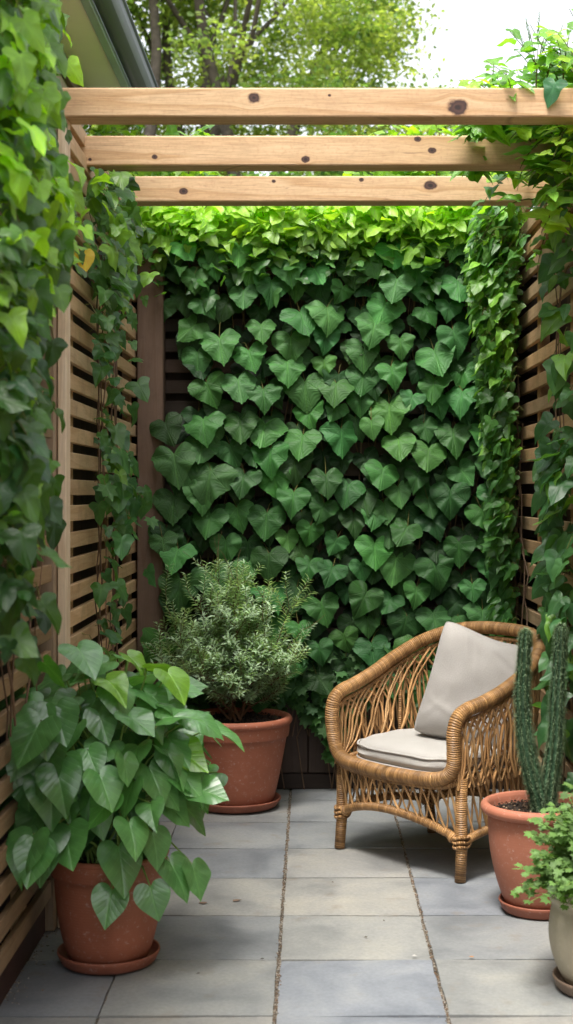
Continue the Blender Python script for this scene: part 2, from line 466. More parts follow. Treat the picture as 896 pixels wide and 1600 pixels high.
def fabric_mat(name, c):
    m, nt, ns, ln, pb = mat_new(name)
    uv = N(nt, 'ShaderNodeUVMap')
    mp = N(nt, 'ShaderNodeMapping'); mp.inputs['Scale'].default_value = (1, 1, 1); ln.new(uv.outputs[0], mp.inputs[0])
    sep = N(nt, 'ShaderNodeSeparateXYZ'); ln.new(mp.outputs[0], sep.inputs[0])
    wx = math_n(nt, 'SINE', math_n(nt, 'MULTIPLY', sep.outputs[0], 2 * PI / 0.0030))
    wy = math_n(nt, 'SINE', math_n(nt, 'MULTIPLY', sep.outputs[1], 2 * PI / 0.0030))
    wv = math_n(nt, 'MULTIPLY', wx, wy)
    n1 = N(nt, 'ShaderNodeTexNoise', Scale=320.0, Detail=2.0); ln.new(uv.outputs[0], n1.inputs['Vector'])
    n2 = N(nt, 'ShaderNodeTexNoise', Scale=9.0, Detail=4.0); ln.new(uv.outputs[0], n2.inputs['Vector'])
    col = ramp(nt, n1.outputs[0], [(0.3, tuple(x * .80 for x in c)), (0.7, tuple(min(1, x * 1.14) for x in c))])
    col = mixc(nt, 0.5, col, mixc(nt, 1.0, col, ramp(nt, n2.outputs[0], [(0.3, (.86, .85, .83)), (0.7, (1.06, 1.06, 1.06))]), 'MULTIPLY'))
    ln.new(col, pb.inputs['Base Color'])
    hgt = math_n(nt, 'ADD', wv, math_n(nt, 'MULTIPLY', n1.outputs[0], 1.4))
    bp = N(nt, 'ShaderNodeBump', Strength=0.35, Distance=0.0012); ln.new(hgt, bp.inputs['Height'])
    ln.new(bp.outputs[0], pb.inputs['Normal'])
    pb.inputs['Roughness'].default_value = 0.92
    pb.inputs['Specular IOR Level'].default_value = 0.15
    pb.inputs['Sheen Weight'].default_value = 0.15
    return m

M_stone = stone_mat()
M_grit = grit_mat()
M_leaf_big = leaf_mat('leaf_heart', rough=0.55, spec=.35, transl=0.2, vein='palm', vein_c=(1.9, 1.7, 1.6), bump=0.6)
M_leaf_ivy = leaf_mat('leaf_ivy', rough=0.36, transl=0.42, vein='palm', vein_c=(1.4, 1.35, 1.2), tcol=(2.3, 2.2, 0.5), bump=0.25)
M_leaf_glossy = leaf_mat('leaf_glossy', rough=0.36, transl=0.22, vein='pinn', vein_c=(1.6, 1.5, 1.4), tcol=(2.0, 2.1, 0.6), bump=0.24, spec=0.9, coat=.4)
M_leaf_matt = leaf_mat('leaf_matt', rough=0.6, transl=0.3, vein='palm', vein_c=(1.2, 1.2, 1.1), bump=0.1)
M_leaf_tree = leaf_mat('leaf_tree', rough=0.6, transl=0.5, vein='palm', vein_c=(1.1, 1.1, 1.1), tcol=(1.7, 1.8, 0.8), bump=0.0)
M_stem = simple_mat('vine_stem', (0.14, 0.085, 0.05), 0.8, tinted=True)
M_gstem = simple_mat('green_stem', (0.20, 0.30, 0.07), 0.5)
M_bark = simple_mat('bark', (0.10, 0.082, 0.066), 0.9, nscale=12, var=0.35, bump=0.7, bscale=25, bdist=0.02)
M_slat_l = wood_mat('slat_cedar', (0.66, 0.47, 0.28), (0.48, 0.32, 0.18), 'Y', weather=0.5)
M_slat_r = wood_mat('slat_oiled', (0.58, 0.40, 0.235), (0.42, 0.27, 0.15), 'Y', weather=0.5)
M_dark_x = wood_mat('fence_dark', (0.085, 0.058, 0.043), (0.05, 0.034, 0.027), 'X', weather=0.4)
M_dark_z = wood_mat('fence_boards', (0.080, 0.055, 0.042), (0.048, 0.033, 0.026), 'Z', weather=0.4)
M_dark_y = wood_mat('fence_backing', (0.05, 0.037, 0.028), (0.03, 0.022, 0.018), 'Y', weather=0.3)
M_post = wood_mat('post_weathered', (0.21, 0.14, 0.10), (0.14, 0.092, 0.068), 'Z', weather=0.4)
M_cream = wood_mat('post_pale', (0.66, 0.56, 0.44), (0.52, 0.42, 0.31), 'Z', weather=0.15)
M_terra = terracotta('terracotta', (0.36, 0.120, 0.066))
M_terra2 = terracotta('terracotta_pale', (0.42, 0.155, 0.092))
M_saucer = terracotta('terracotta_saucer', (0.34, 0.115, 0.068))
M_creampot = terracotta('glazed_cream', (0.44, 0.39, 0.285), stain=(0.6, 0.56, 0.47))
M_soil = simple_mat('soil', (0.030, 0.021, 0.015), 0.95, nscale=60, var=0.6, bump=1.0, bscale=130, bdist=0.01, tinted=True)
M_rattan = rattan_mat('rattan_wrapped')
M_cane = rattan_mat('rattan_cane', wrap=False, base=(0.42, 0.235, 0.095))
M_fabric = fabric_mat('linen_grey', (0.43, 0.405, 0.38))
M_fabric2 = fabric_mat('linen_seat', (0.50, 0.48, 0.45))
M_cactus = simple_mat('cactus_skin', (0.026, 0.070, 0.030), 0.7, nscale=60, var=0.45, bump=.8, bscale=150, bdist=.006, tinted=True)
M_spine = simple_mat('cactus_spines', (0.20, 0.29, 0.16), 0.5, var=0.1, bump=0.0)

# ------------------------------------------------------------------ leaves
def outline(half, serr=0.0, n_each=4):
    """half outline (notch -> tip), mirrored and resampled by Catmull-Rom"""
    pts = [Vector((x, y)) for x, y in half]
    full = pts + [Vector((-p.x, p.y)) for p in reversed(pts[1:-1])]
    m = len(full)
    sharp = {0, len(pts) - 1}
    out = []
    for i in range(m):
        p1, p2 = full[i], full[(i + 1) % m]
        p0 = full[i - 1] if i not in sharp else p1
        p3 = full[(i + 2) % m] if (i + 1) % m not in sharp else p2
        for k in range(n_each):
            t = k / n_each
            q = 0.5 * ((2 * p1) + (p2 - p0) * t + (2 * p0 - 5 * p1 + 4 * p2 - p3) * t * t + (3 * p1 - p0 - 3 * p2 + p3) * t ** 3)
            if serr and (i * n_each + k) % 2:
                q = q * (1 + serr)
            out.append(q)
    return out

HEART = [(0, -0.03), (0.10, 0.14), (0.28, 0.21), (0.46, 0.14), (0.565, -0.03), (0.545, -0.22), (0.47, -0.34), (0.33, -0.52), (0.17, -0.70), (0.0, -0.88)]
HEART2 = [(0, -0.02), (0.09, 0.12), (0.25, 0.22), (0.42, 0.17), (0.60, 0.01), (0.52, -0.14), (0.50, -0.30), (0.34, -0.46), (0.20, -0.64), (0.0, -0.84)]
IVY = [(0, 0), (0.16, 0.13), (0.36, 0.13), (0.52, -0.02), (0.40, -0.22), (0.33, -0.36), (0.27, -0.62), (0.11, -0.86), (0, -1.02)]
OVATE = [(0, -.02), (0.13, 0.13), (0.32, 0.14), (0.47, -0.02), (0.50, -0.24), (0.41, -0.50), (0.20, -0.78), (0.0, -1.02)]
LONG = [(0, 0), (0.12, -0.03), (0.22, -0.2), (0.245, -0.42), (0.17, -0.72), (0.0, -1.05)]
LOBED = [(0, 0), (0.14, 0.10), (0.34, 0.16), (0.30, -0.02), (0.52, -0.16), (0.34, -0.28), (0.40, -0.56), (0.17, -0.52), (0.0, -0.82)]

def template(half, serr=0.0, n_each=3, fold=0.2, droop=0.3, wave=0.0, seed=0, rings=(0.5,)):
    o = outline(half, serr, n_each)
    c = Vector((0, -0.22))
    rnd = random.Random(seed)
    ph = rnd.uniform(0, 6)
    tw = rnd.uniform(-0.12, 0.12)
    V = [(c.x, c.y)]
    for rf in list(rings) + [1.0]:
        for p in o:
            q = c + (p - c) * rf
            V.append((q.x, q.y))
    vs_ = []
    for i, (x, y) in enumerate(V):
        r2 = x * x + (y + 0.15) ** 2
        z = fold * abs(x) - droop * r2 + tw * x * y * 2
        if wave:
            a = math.atan2(x, -y - .2)
            z += wave * math.sin(a * 5 + ph) * r2 * 1.6 + wave * 0.5 * math.sin(a * 9 + ph * 2) * r2
        vs_.append((x, y, z))
    n = len(o)
    fl, sz = [], []
    for k in range(n):
        fl += [0, 1 + k, 1 + (k + 1) % n]; sz.append(3)
    for r_ in range(len(rings)):
        a0 = 1 + r_ * n; b0 = 1 + (r_ + 1) * n
        for k in range(n):
            fl += [a0 + k, b0 + k, b0 + (k + 1) % n, a0 + (k + 1) % n]; sz.append(4)
    # outline order is clockwise seen from +z? make the normals point to +z
    v0, v1, v2 = [Vector(vs_[fl[i]]) for i in range(3)]
    if (v1 - v0).cross(v2 - v0).z < 0:
        nf, p = [], 0
        for s_ in sz:
            nf += fl[p:p + s_][::-1]; p += s_
        fl = nf
    return np.array(vs_), np.array(fl), np.array(sz), np.array([(v[0], v[1]) for v in V])

T_heart = [template(HEART, 0.028, 3, fold=f_, droop=d_, wave=w_, seed=s_, rings=(0.35, 0.7)) for f_, d_, w_, s_ in ((.12, .30, .10, 1), (.22, .42, .13, 2), (.05, .22, .12, 3), (.16, .5, .08, 4), (.3, .35, .15, 5))] + [template(HEART2, 0.03, 3, fold=f_, droop=d_, wave=w_, seed=s_, rings=(0.35, 0.7)) for f_, d_, w_, s_ in ((.15, .35, .13, 6), (.26, .5, .16, 7), (.02, .3, .14, 8), (.2, .6, .1, 9))]
T_ivy = [template(IVY, 0.0, 2, fold=f_, droop=d_, wave=w_, seed=s_, rings=(0.55,)) for f_, d_, w_, s_ in ((.15, .30, .08, 1), (.35, .35, .08, 2), (.05, .5, .1, 3), (.28, .1, .12, 4))]
T_ovate = [template(OVATE, 0.0, 3, fold=f_, droop=d_, wave=w_, seed=s_, rings=(0.4, 0.75)) for f_, d_, w_, s_ in ((.25, .30, .04, 1), (.40, .42, .06, 2), (.15, .55, .05, 3), (.32, .2, .07, 4))]
T_long = [template(LONG, 0.0, 2, fold=f_, droop=d_, wave=w_, seed=s_, rings=(0.6,)) for f_, d_, w_, s_ in ((.3, .35, .04, 1), (.5, .1, .06, 2), (.2, .6, .05, 3))]
T_lobed = [template(LOBED, 0.0, 2, fold=f_, droop=d_, wave=w_, seed=s_, rings=()) for f_, d_, w_, s_ in ((.15, .3, .05, 1), (.3, .4, .05, 2), (.05, .2, .05, 3))]
_b = np.array([(0, 0, 0), (0.13, -0.5, 0.04), (0, -1, -0.06), (-0.13, -0.5, 0.04)], float)
T_needle = [(_b, np.array([0, 3, 2, 1]), np.array([4]), _b[:, :2].copy())]
_b2 = np.array([(0, 0, 0), (0.33, -0.35, 0.10), (0.2, -0.75, 0.0), (0, -1, -0.12), (-0.2, -0.75, 0.0), (-0.33, -0.35, 0.10)], float)
T_simple = [(_b2, np.array([0, 3, 2, 1, 0, 5, 4, 3]), np.array([4, 4]), _b2[:, :2].copy())]

def place_leaves(name, temps, pos, nrm, tip, size, col, mat, parent=None):
    """pos,nrm,tip: Mx3 ; size M ; col Mx3.  leaf normal ~ nrm, the tip points along tip"""
    pos = np.asarray(pos, float); nrm = np.asarray(nrm, float); tip = np.asarray(tip, float)
    size = np.asarray(size, float); col = np.asarray(col, float)
    nrm = nrm / np.linalg.norm(nrm, axis=1, keepdims=True)
    tip = tip - nrm * (tip * nrm).sum(1, keepdims=True)
    tip = tip / (np.linalg.norm(tip, axis=1, keepdims=True) + 1e-9)
    ydir = -tip
    xdir = np.cross(ydir, nrm)
    which = RNG.integers(0, len(temps), len(pos))
    Vs, Fs, Ss, Us, Cs = [], [], [], [], []
    base = 0
    for t, (tv, tf, ts, tu) in enumerate(temps):
        idx = np.where(which == t)[0]
        if len(idx) == 0: continue
        k = len(tv)
        wx = RNG.uniform(0.9, 1.08, (len(idx), 1))
        v = (tv[None, :, 0, None] * wx[:, :, None]) * xdir[idx][:, None, :] + tv[None, :, 1, None] * ydir[idx][:, None, :] + tv[None, :, 2, None] * nrm[idx][:, None, :]
        v = v * size[idx][:, None, None] + pos[idx][:, None, :]
        Vs.append(v.reshape(-1, 3))
        Fs.append((tf[None, :] + (np.arange(len(idx)) * k)[:, None] + base).ravel())
        Ss.append(np.tile(ts, len(idx)))
        Us.append(np.tile(tu, (len(idx), 1)))
        Cs.append(np.repeat(col[idx], k, axis=0))
        base += len(idx) * k
    me = np_mesh(name, np.concatenate(Vs), np.concatenate(Fs), np.concatenate(Ss), np.concatenate(Us), np.concatenate(Cs))
    return link(name, me, mat, parent)

def cvar(c, n, v=0.15, hv=0.08):
    """colour variation round c: brightness v, warm/cool hv"""
    b = np.exp(RNG.normal(0, v, (n, 1)))
    w = RNG.normal(0, hv, (n, 1))
    out = np.array(c)[None, :] * b * np.hstack([1 + w, np.ones((n, 1)), 1 - w])
    return np.clip(out, 0.003, 0.9)

def blend(c1, c2, t):
    t = np.clip(np.asarray(t), 0, 1)[:, None]
    return np.array(c1)[None] * (1 - t) + np.array(c2)[None] * t

G_WALL = (0.052, 0.152, 0.036)
G_DARK = (0.030, 0.095, 0.034)
G_MID = (0.060, 0.165, 0.045)
G_LIGHT = (0.15, 0.33, 0.05)
G_YEL = (0.28, 0.46, 0.055)

# ================================================================== SETTING
# ground to the horizon
mb = MB()
mb.add([(-150, -60, -0.03), (150, -60, -0.03), (150, 300, -0.03), (-150, 300, -0.03)], [(0, 1, 2, 3)])
g = mb.build('ground', simple_mat('gravelly_earth', (0.11, 0.10, 0.08), 0.95, nscale=0.4, var=0.4, bump=0.8, bscale=30, bdist=0.05))
tag(g, kind='structure')

# joint bed under the slabs
bedm = MB()
nx, ny = 50, 150
vv, ff = [], []
for j in range(ny + 1):
    for i in range(nx + 1):
        x = -0.93 + 2.05 * i / nx; y = -1.6 + 8.55 * j / ny
        vv.append((x, y, -0.012 + 0.005 * noise.noise((x * 60, y * 60, 0))))
for j in range(ny):
    for i in range(nx):
        a = j * (nx + 1) + i
        ff.append((a, a + 1, a + nx + 2, a + nx + 1))
bedm.add(vv, ff)
tag(bedm.build('path_bed', M_grit), kind='structure')

# bluestone slabs: columns from the joints seen in the photo, rows 0.45 m deep
def slab(bm, lay, x0, y0, x1, y1, col):
    nx_, ny_ = 8, 8
    seed = random.uniform(0, 100)
    cx, cy = (x0 + x1) / 2, (y0 + y1) / 2
    tz = random.uniform(-0.002, 0.002); tx = random.uniform(-0.003, 0.003)
    grid = []
    for j in range(ny_ + 1):
        row = []
        for i in range(nx_ + 1):
            x = x0 + (x1 - x0) * i / nx_; y = y0 + (y1 - y0) * j / ny_
            ex = i in (0, nx_); ey = j in (0, ny_)
            if ex: x += 0.0045 * noise.noise((seed, y * 22, x))
            if ey: y += 0.0045 * noise.noise((x * 22, seed, y))
            z = 0.0 + tz + tx * (x - cx) / .25
            if ex or ey: z -= 0.0035
            v = bm.verts.new((x, y, z)); v[lay] = (*col, 1)
            row.append(v)
        grid.append(row)
    for j in range(ny_):
        for i in range(nx_):
            bm.faces.new((grid[j][i], grid[j][i + 1], grid[j + 1][i + 1], grid[j + 1][i]))
    border = grid[0][:] + [r_[-1] for r_ in grid[1:]] + grid[-1][-2::-1] + [r_[0] for r_ in grid[-2:0:-1]]
    low = []
    for v in border:
        w = bm.verts.new((v.co.x, v.co.y, v.co.z - 0.03)); w[lay] = (*[c * .7 for c in col], 1)
        low.append(w)
    for k in range(len(border)):
        bm.faces.new((border[k], low[k], low[(k + 1) % len(border)], border[(k + 1) % len(border)]))

bm = bmesh.new(); lay = bm.verts.layers.float_color.new('tint')
xcols = [-0.905, -0.571, -0.098, 0.365, 0.828, 1.10]
rows = [3.826 - 0.45 * k for k in range(12, 0, -1)] + [3.826, 4.288, 4.737, 5.203, 5.635, 6.086, 6.518, 6.93]
pal = [(0.225, 0.232, 0.236), (0.205, 0.214, 0.226), (0.245, 0.245, 0.236), (0.235, 0.238, 0.231), (0.255, 0.250, 0.237), (0.21, 0.217, 0.221)]
special = {(2, 4): (0.225, 0.24, 0.265), (2, 7): (0.268, 0.262, 0.243), (1, 7): (0.255, 0.252, 0.238), (3, 7): (0.205, 0.216, 0.234), (3, 5): (0.245, 0.248, 0.24),
           (2, 5): (0.225, 0.24, 0.265), (1, 5): (0.235, 0.24, 0.235), (2, 6): (0.265, 0.265, 0.252), (3, 6): (0.215, 0.222, 0.225)}
for i in range(len(xcols) - 1):
    for j in range(len(rows) - 1):
        ga = 0.0055 if i >= 2 else 0.0035
        gx0 = 0.0056 if i in (2, 3) else 0.003
        gx1 = 0.0056 if i in (1, 2) else 0.003
        c = special.get((i, j - 7), random.choice(pal))
        slab(bm, lay, xcols[i] + gx0, rows[j] + 0.0042, xcols[i + 1] - gx1, rows[j + 1] - 0.0042, c)
bmesh.ops.recalc_face_normals(bm, faces=bm.faces[:])
me = bpy.data.meshes.new('patio_floor'); bm.to_mesh(me); bm.free()
pf = link('patio_floor', me, M_stone, smooth=False)
tag(pf, kind='structure')

# pebbles and crumbs lying in the wide joints
pm = MB()
def pebble(mb_, x, y, z, r, col):
    vs_ = []
    for (a, b, c_) in ((1, 0, 0), (-1, 0, 0), (0, 1, 0), (0, -1, 0), (0, 0, 1), (0, 0, -1)):
        k = random.uniform(.7, 1.2)
        vs_.append((x + a * r * k, y + b * r * k, z + c_ * r * .7 * k))
    mb_.add(vs_, [(0, 2, 4), (2, 1, 4), (1, 3, 4), (3, 0, 4), (2, 0, 5), (1, 2, 5), (3, 1, 5), (0, 3, 5)], None, col)
pc = [(0.30, 0.24, 0.17), (0.2, 0.16, 0.12), (0.4, 0.36, 0.3), (0.13, 0.1, 0.08), (0.46, 0.43, 0.38), (0.25, 0.15, 0.09)]
for jx in (-0.098, 0.365):
    for _ in range(1700):
        y = random.uniform(3.3, 6.7)
        pebble(pm, jx + random.gauss(0, 0.0036), y, -0.004 + random.uniform(-.004, .002), random.uniform(0.0014, 0.0036), random.choice(pc))
for _ in range(900):
    y = random.choice(rows)
    pebble(pm, random.uniform(-.9, 1.05), y + random.gauss(0, .0022), -0.006, random.uniform(0.001, 0.0024), random.choice(pc))
for _ in range(380):
    y = random.uniform(3.9, 6.5)
    pebble(pm, -0.85 + abs(random.gauss(0, 0.028)), y, 0.0015, random.uniform(0.0012, 0.0036), random.choice(pc))
po = pm.build('joint_gravel', simple_mat('gravel', (1, 1, 1), 0.9, tinted=True, bump=0.1), smooth=False)
tag(po, 'sandy grit and tiny pebbles lodged in the wide joints between the stone slabs', 'gravel', kind='stuff')

# a few fallen bits on the slabs
dm = MB()
for (px, py, s_, c_) in ((737, 1497, .010, (0.42, 0.2, 0.06)), (868, 1521, .012, (0.10, 0.05, 0.03)), (572, 1466, .008, (0.08, 0.06, 0.04)), (318, 1412, .02, (0.2, 0.13, 0.09)),
                        (370, 1408, .022, (0.2, 0.14, 0.1)), (648, 1495, .009, (0.5, 0.48, 0.45)), (310, 1523, .008, (.07, .06, .05)), (75, 1480, .008, (.06, .05, .04)),
                        (410, 1500, .008, (.06, .05, .04)), (600, 1440, .006, (.1, .08, .06)), (520, 1380, .007, (.12, .09, .06))):
    Y = H * F / (py - 770); p = P(px, py, Y)
    n = 7; a0 = random.uniform(0, 6)
    vs_ = [(p.x, p.y, 0.007)] + [(p.x + s_ * random.uniform(.5, 1) * math.cos(a0 + k * 2 * PI / n), p.y + s_ * .6 * random.uniform(.5, 1) * math.sin(a0 + k * 2 * PI / n), 0.003 + random.uniform(0, .002)) for k in range(n)]
    dm.add(vs_, [(0, 1 + k, 1 + (k + 1) % n) for k in range(n)], None, c_)
tag(dm.build('leaf_litter', simple_mat('litter', (1, 1, 1), 0.8, tinted=True, bump=0), smooth=False),
    'scattered brown crumbs and leaf scraps on the stone slabs', 'litter', kind='stuff')

# ------------------------------------------------------------------ left slatted screen
XL = -0.82          # face of the left slats
XR = 0.97           # face of the right slats
def tj(v=0.12):
    k = math.exp(random.gauss(0, v)); w = random.gauss(0, .03)
    return (k * (1 + w), k, k * (1 - w))

lf = tag(empty('slatted_fence', (XL, 4.8, 0)), 'golden slatted wood fence on the left, overgrown by ivy', 'fence')
def rel(lst, e):
    ox, oy, oz = e.location
    return [(b[0] - ox, b[1] - oy, b[2] - oz, b[3] - ox, b[4] - oy, b[5] - oz, *b[6:]) for b in lst]
near, far = [], []
z = 0.125; k = 0
while z < 2.66:
    near.append((XL - 0.020, -1.6, z, XL, 4.50, z + 0.054, tuple(.55 * q for q in tj())))  # near panel coloured darker: the ivy's shade painted into the slats
    far.append((XL - 0.020, 4.70 + random.uniform(-.006, .006), z, XL + random.uniform(-.001, .002), 6.72, z + 0.054, tj()))
    z += 0.0905
boxes('slat_panel', rel(near, lf), M_slat_l, lf, 0.002, jit=0.002)  # unseen run behind the camera added to keep out low sky light
boxes('slat_panel', rel(far, lf), M_slat_l, lf, 0.002, jit=0.0025)
for yb in (5.02, 5.9, 6.66, 3.2, 4.2):
    boxes('batten', rel([(XL - 0.062, yb - .022, 0.1, XL - 0.022, yb + .022, 2.66, tj())], lf), M_slat_l, lf, 0.003)
boxes('backing_boards', rel([(XL - 0.135, -1.6 + .14 * i, 0.0, XL - 0.118, -1.46 + .14 * i, 2.6, tj(.2)) for i in range(62)], lf), M_dark_z, lf, 0.002)  # dark boards added behind the gaps; unseen end also blocks low skylight
# dark timber sleeper edging below the slats
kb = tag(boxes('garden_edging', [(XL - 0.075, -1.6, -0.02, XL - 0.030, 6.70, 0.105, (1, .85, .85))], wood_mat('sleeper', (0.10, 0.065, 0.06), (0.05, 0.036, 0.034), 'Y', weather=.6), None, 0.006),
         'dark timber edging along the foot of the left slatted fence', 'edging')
# pale corner post between the two left panels, with a thinner strip beside it
pp = tag(empty('fence_post', (-0.845, 4.6, 0)), 'pale cream painted post between the two left slat panels', 'post')
boxes('post', rel([(-0.885, 4.555, 0.0, -0.820, 4.66, 2.62, (0.62, .56, .5))], pp), M_cream, pp, 0.004)
boxes('cover_strip', rel([(-0.817, 4.590, 0.0, -0.789, 4.672, 2.62, (1.35, 1.33, 1.28))], pp), M_cream, pp, 0.003)

# ------------------------------------------------------------------ right slatted screen
rf = tag(empty('slatted_fence', (XR, 4.8, 0)), 'brown slatted wood fence on the right behind chair and cactus', 'fence')
rs = []
z = 0.10
while z < 3.0:
    rs.append((XR, -1.6, z, XR + 0.022, 6.72, z + 0.056, tj(.14)))  # runs on unseen behind the camera, added to block low sky light
    z += 0.103
boxes('slat_panel', rel(rs, rf), M_slat_r, rf, 0.002, jit=0.0025)
for yb in (3.4, 4.6, 5.45, 6.25):
    boxes('batten', rel([(XR + 0.024, yb - .03, 0.0, XR + 0.07, yb + .03, 3.0, tj())], rf), M_slat_r, rf, 0.003)
boxes('backing_boards', rel([(XR + .12, -1.6 + .14 * i, 0.0, XR + 0.135, -1.46 + .14 * i, 2.75, tj(.2)) for i in range(61)], rf), M_dark_z, rf, 0.002)  # added dark backing for the gaps, its unseen end blocking low skylight

# ------------------------------------------------------------------ back fence
YB = 6.78
bf = tag(empty('back_fence', (0.1, YB, 0)), 'dark weathered board fence at the far end, hung with heart-leaved vine', 'fence')
bs = []
z = 0.50
while z < 2.42:
    bs.append((-0.80, YB, z, 1.10, YB + 0.02, z + 0.062, tj(.22)))
    z += 0.098
boxes('slat_panel', rel(bs, bf), M_dark_x, bf, 0.002, jit=0.002)
lb = []
x = -0.80; 
while x < 1.08:
    w = random.uniform(.125, .145)
    lb.append((x, YB - 0.03 + random.uniform(-.003, .003), 0.075, x + w - .004, YB - 0.008, 0.47, tj(.25))); x += w
boxes('lower_boards', rel(lb, bf), M_dark_z, bf, 0.003)
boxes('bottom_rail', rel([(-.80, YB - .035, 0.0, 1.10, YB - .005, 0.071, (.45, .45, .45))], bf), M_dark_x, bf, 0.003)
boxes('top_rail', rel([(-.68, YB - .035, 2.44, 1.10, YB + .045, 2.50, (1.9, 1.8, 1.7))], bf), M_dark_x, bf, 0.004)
boxes('backing_boards', rel([(-1.0 + .15 * i, YB + .10, 0.0, -.850 + .15 * i, YB + .115, 2.46, tj(.2)) for i in range(15)], bf), M_dark_z, bf, 0.002)
cp = tag(boxes('corner_post', [(-0.812, YB - 0.14, 0, -0.690, YB - 0.035, 2.54, (1, 1, 1))], M_post, None, 0.005),
         'wide brown weathered post in the far left corner', 'post')

# ------------------------------------------------------------------ pergola with three beams
pg = tag(empty('pergola', (0, 5.2, 2.6)), 'pale knotty pine pergola of three cross beams overhead', 'pergola')
ZT = H + 1.30
def beam(Y, top_px, bot_px, x0, x1, depth, kn, seed):
    t = (770 - top_px) * Y / F; b = (770 - bot_px) * Y / F
    kk = [(P(a, b_, Y).x - 0, Y - 5.2, P(a, b_, Y).z - 2.6, r_ * .85 * Y / F) for a, b_, r_ in kn]
    m = wood_mat('beam_pine', (0.70, 0.50, 0.305), (0.60, 0.405, 0.235), 'X', rough=0.6, knots=kk, scale=0.9, grain=0.8, tinted=False, weather=0.16)
    return boxes('beam', rel([(x0, Y, H + b, x1, Y + depth, H + t)], pg), m, pg, 0.006, 2, jit=0.002)
beam(4.58, 137, 183, -0.83, 1.02, 0.105, [(397, 153, 10), (715, 168, 14), (515, 149, 2.5)], 1)
beam(5.19, 211, 258, -0.87, 1.02, 0.10, [(242, 245, 4), (478, 249, 6), (653, 217, 5), (675, 235, 6), (141, 249, 3)], 2)
beam(5.86, 275, 315, -0.84, 1.02, 0.10, [(287, 299, 6), (565, 281, 4), (673, 290, 9), (428, 283, 3)], 3)
boxes('side_rail', rel([(XL - .065, 2.4, 2.53, XL - .015, 6.74, 2.605)], pg), M_slat_l, pg, 0.004)
boxes('side_rail', rel([(XR + .025, 2.4, 2.53, XR + .085, 6.74, 2.60)], pg), M_slat_r, pg, 0.004)

# ------------------------------------------------------------------ house eave, upper left
hs_ = tag(empty('house', (-1.3, 6, 0)), 'neighbouring house with greige soffit and dark grey gutter, upper left', 'house')
YH = 8.25
m_wall = simple_mat('house_render', (0.40, 0.31, 0.23), 0.85, nscale=5, var=.1)
m_soff = simple_mat('soffit_paint', (0.88, 0.74, 0.73), 0.6, nscale=2, var=.04, bump=.05)
m_gut = simple_mat('gutter_metal', (0.055, 0.062, 0.07), 0.45, nscale=4, var=.15, bump=.05, spec=.5)
m_fas = simple_mat('fascia_paint', (0.30, 0.34, 0.39), 0.45, nscale=4, var=.1, bump=.05)
m_roof = simple_mat('roof_felt', (0.06, 0.06, 0.065), 0.9, nscale=9, var=.3)
boxes('wall', rel([(-3.5, 2.0, 0, -1.26, YH - .3, 3.60)], hs_), m_wall, hs_, 0.004)
boxes('wall_trim', rel([(-1.257, 2.0, 3.50, -1.232, YH - .28, 3.598)], hs_), M_post, hs_, 0.003)
boxes('soffit', rel([(-1.6, 1.8, 3.602, -1.03, YH, 3.625)], hs_), m_soff, hs_, 0.002)
boxes('fascia', rel([(-1.027, 1.8, 3.585, -0.985, YH, 3.76)], hs_), m_fas, hs_, 0.003)
gm = MB()
gp = [(-0.982, 3.615), (-0.94, 3.60), (-0.90, 3.615), (-0.885, 3.66), (-0.885, 3.715), (-0.875, 3.72), (-0.875, 3.708), (-0.893, 3.70), (-0.90, 3.63), (-0.94, 3.612), (-0.975, 3.625)]
ox, oy, oz = hs_.location
nv = len(gp)
ysz = [1.8, YH + .03]
gv = [(x - ox, y_ - oy, z_ - oz) for y_ in ysz for x, z_ in gp]
gm.add(gv, [(i, (i + 1) % nv, nv + (i + 1) % nv, nv + i) for i in range(nv)] + [tuple(range(nv - 1, -1, -1)), tuple(range(nv, 2 * nv))])
gm.build('gutter', m_gut, hs_, smooth=False)
rm = MB()
rv = [(-0.93, 1.7, 3.77), (-0.93, YH, 3.77), (-3.2, YH, 4.9), (-3.2, 1.7, 4.9), (-0.93, 1.7, 3.74), (-0.93, YH, 3.74), (-3.2, YH, 4.80), (-3.2, 1.7, 4.80)]
rm.add([(a - ox, b_ - oy, c_ - oz) for a, b_, c_ in rv], [(0, 1, 2, 3), (7, 6, 5, 4), (0, 4, 5, 1), (1, 5, 6, 2), (2, 6, 7, 3), (3, 7, 4, 0)])
rm.build('roof', m_roof, hs_, smooth=False)

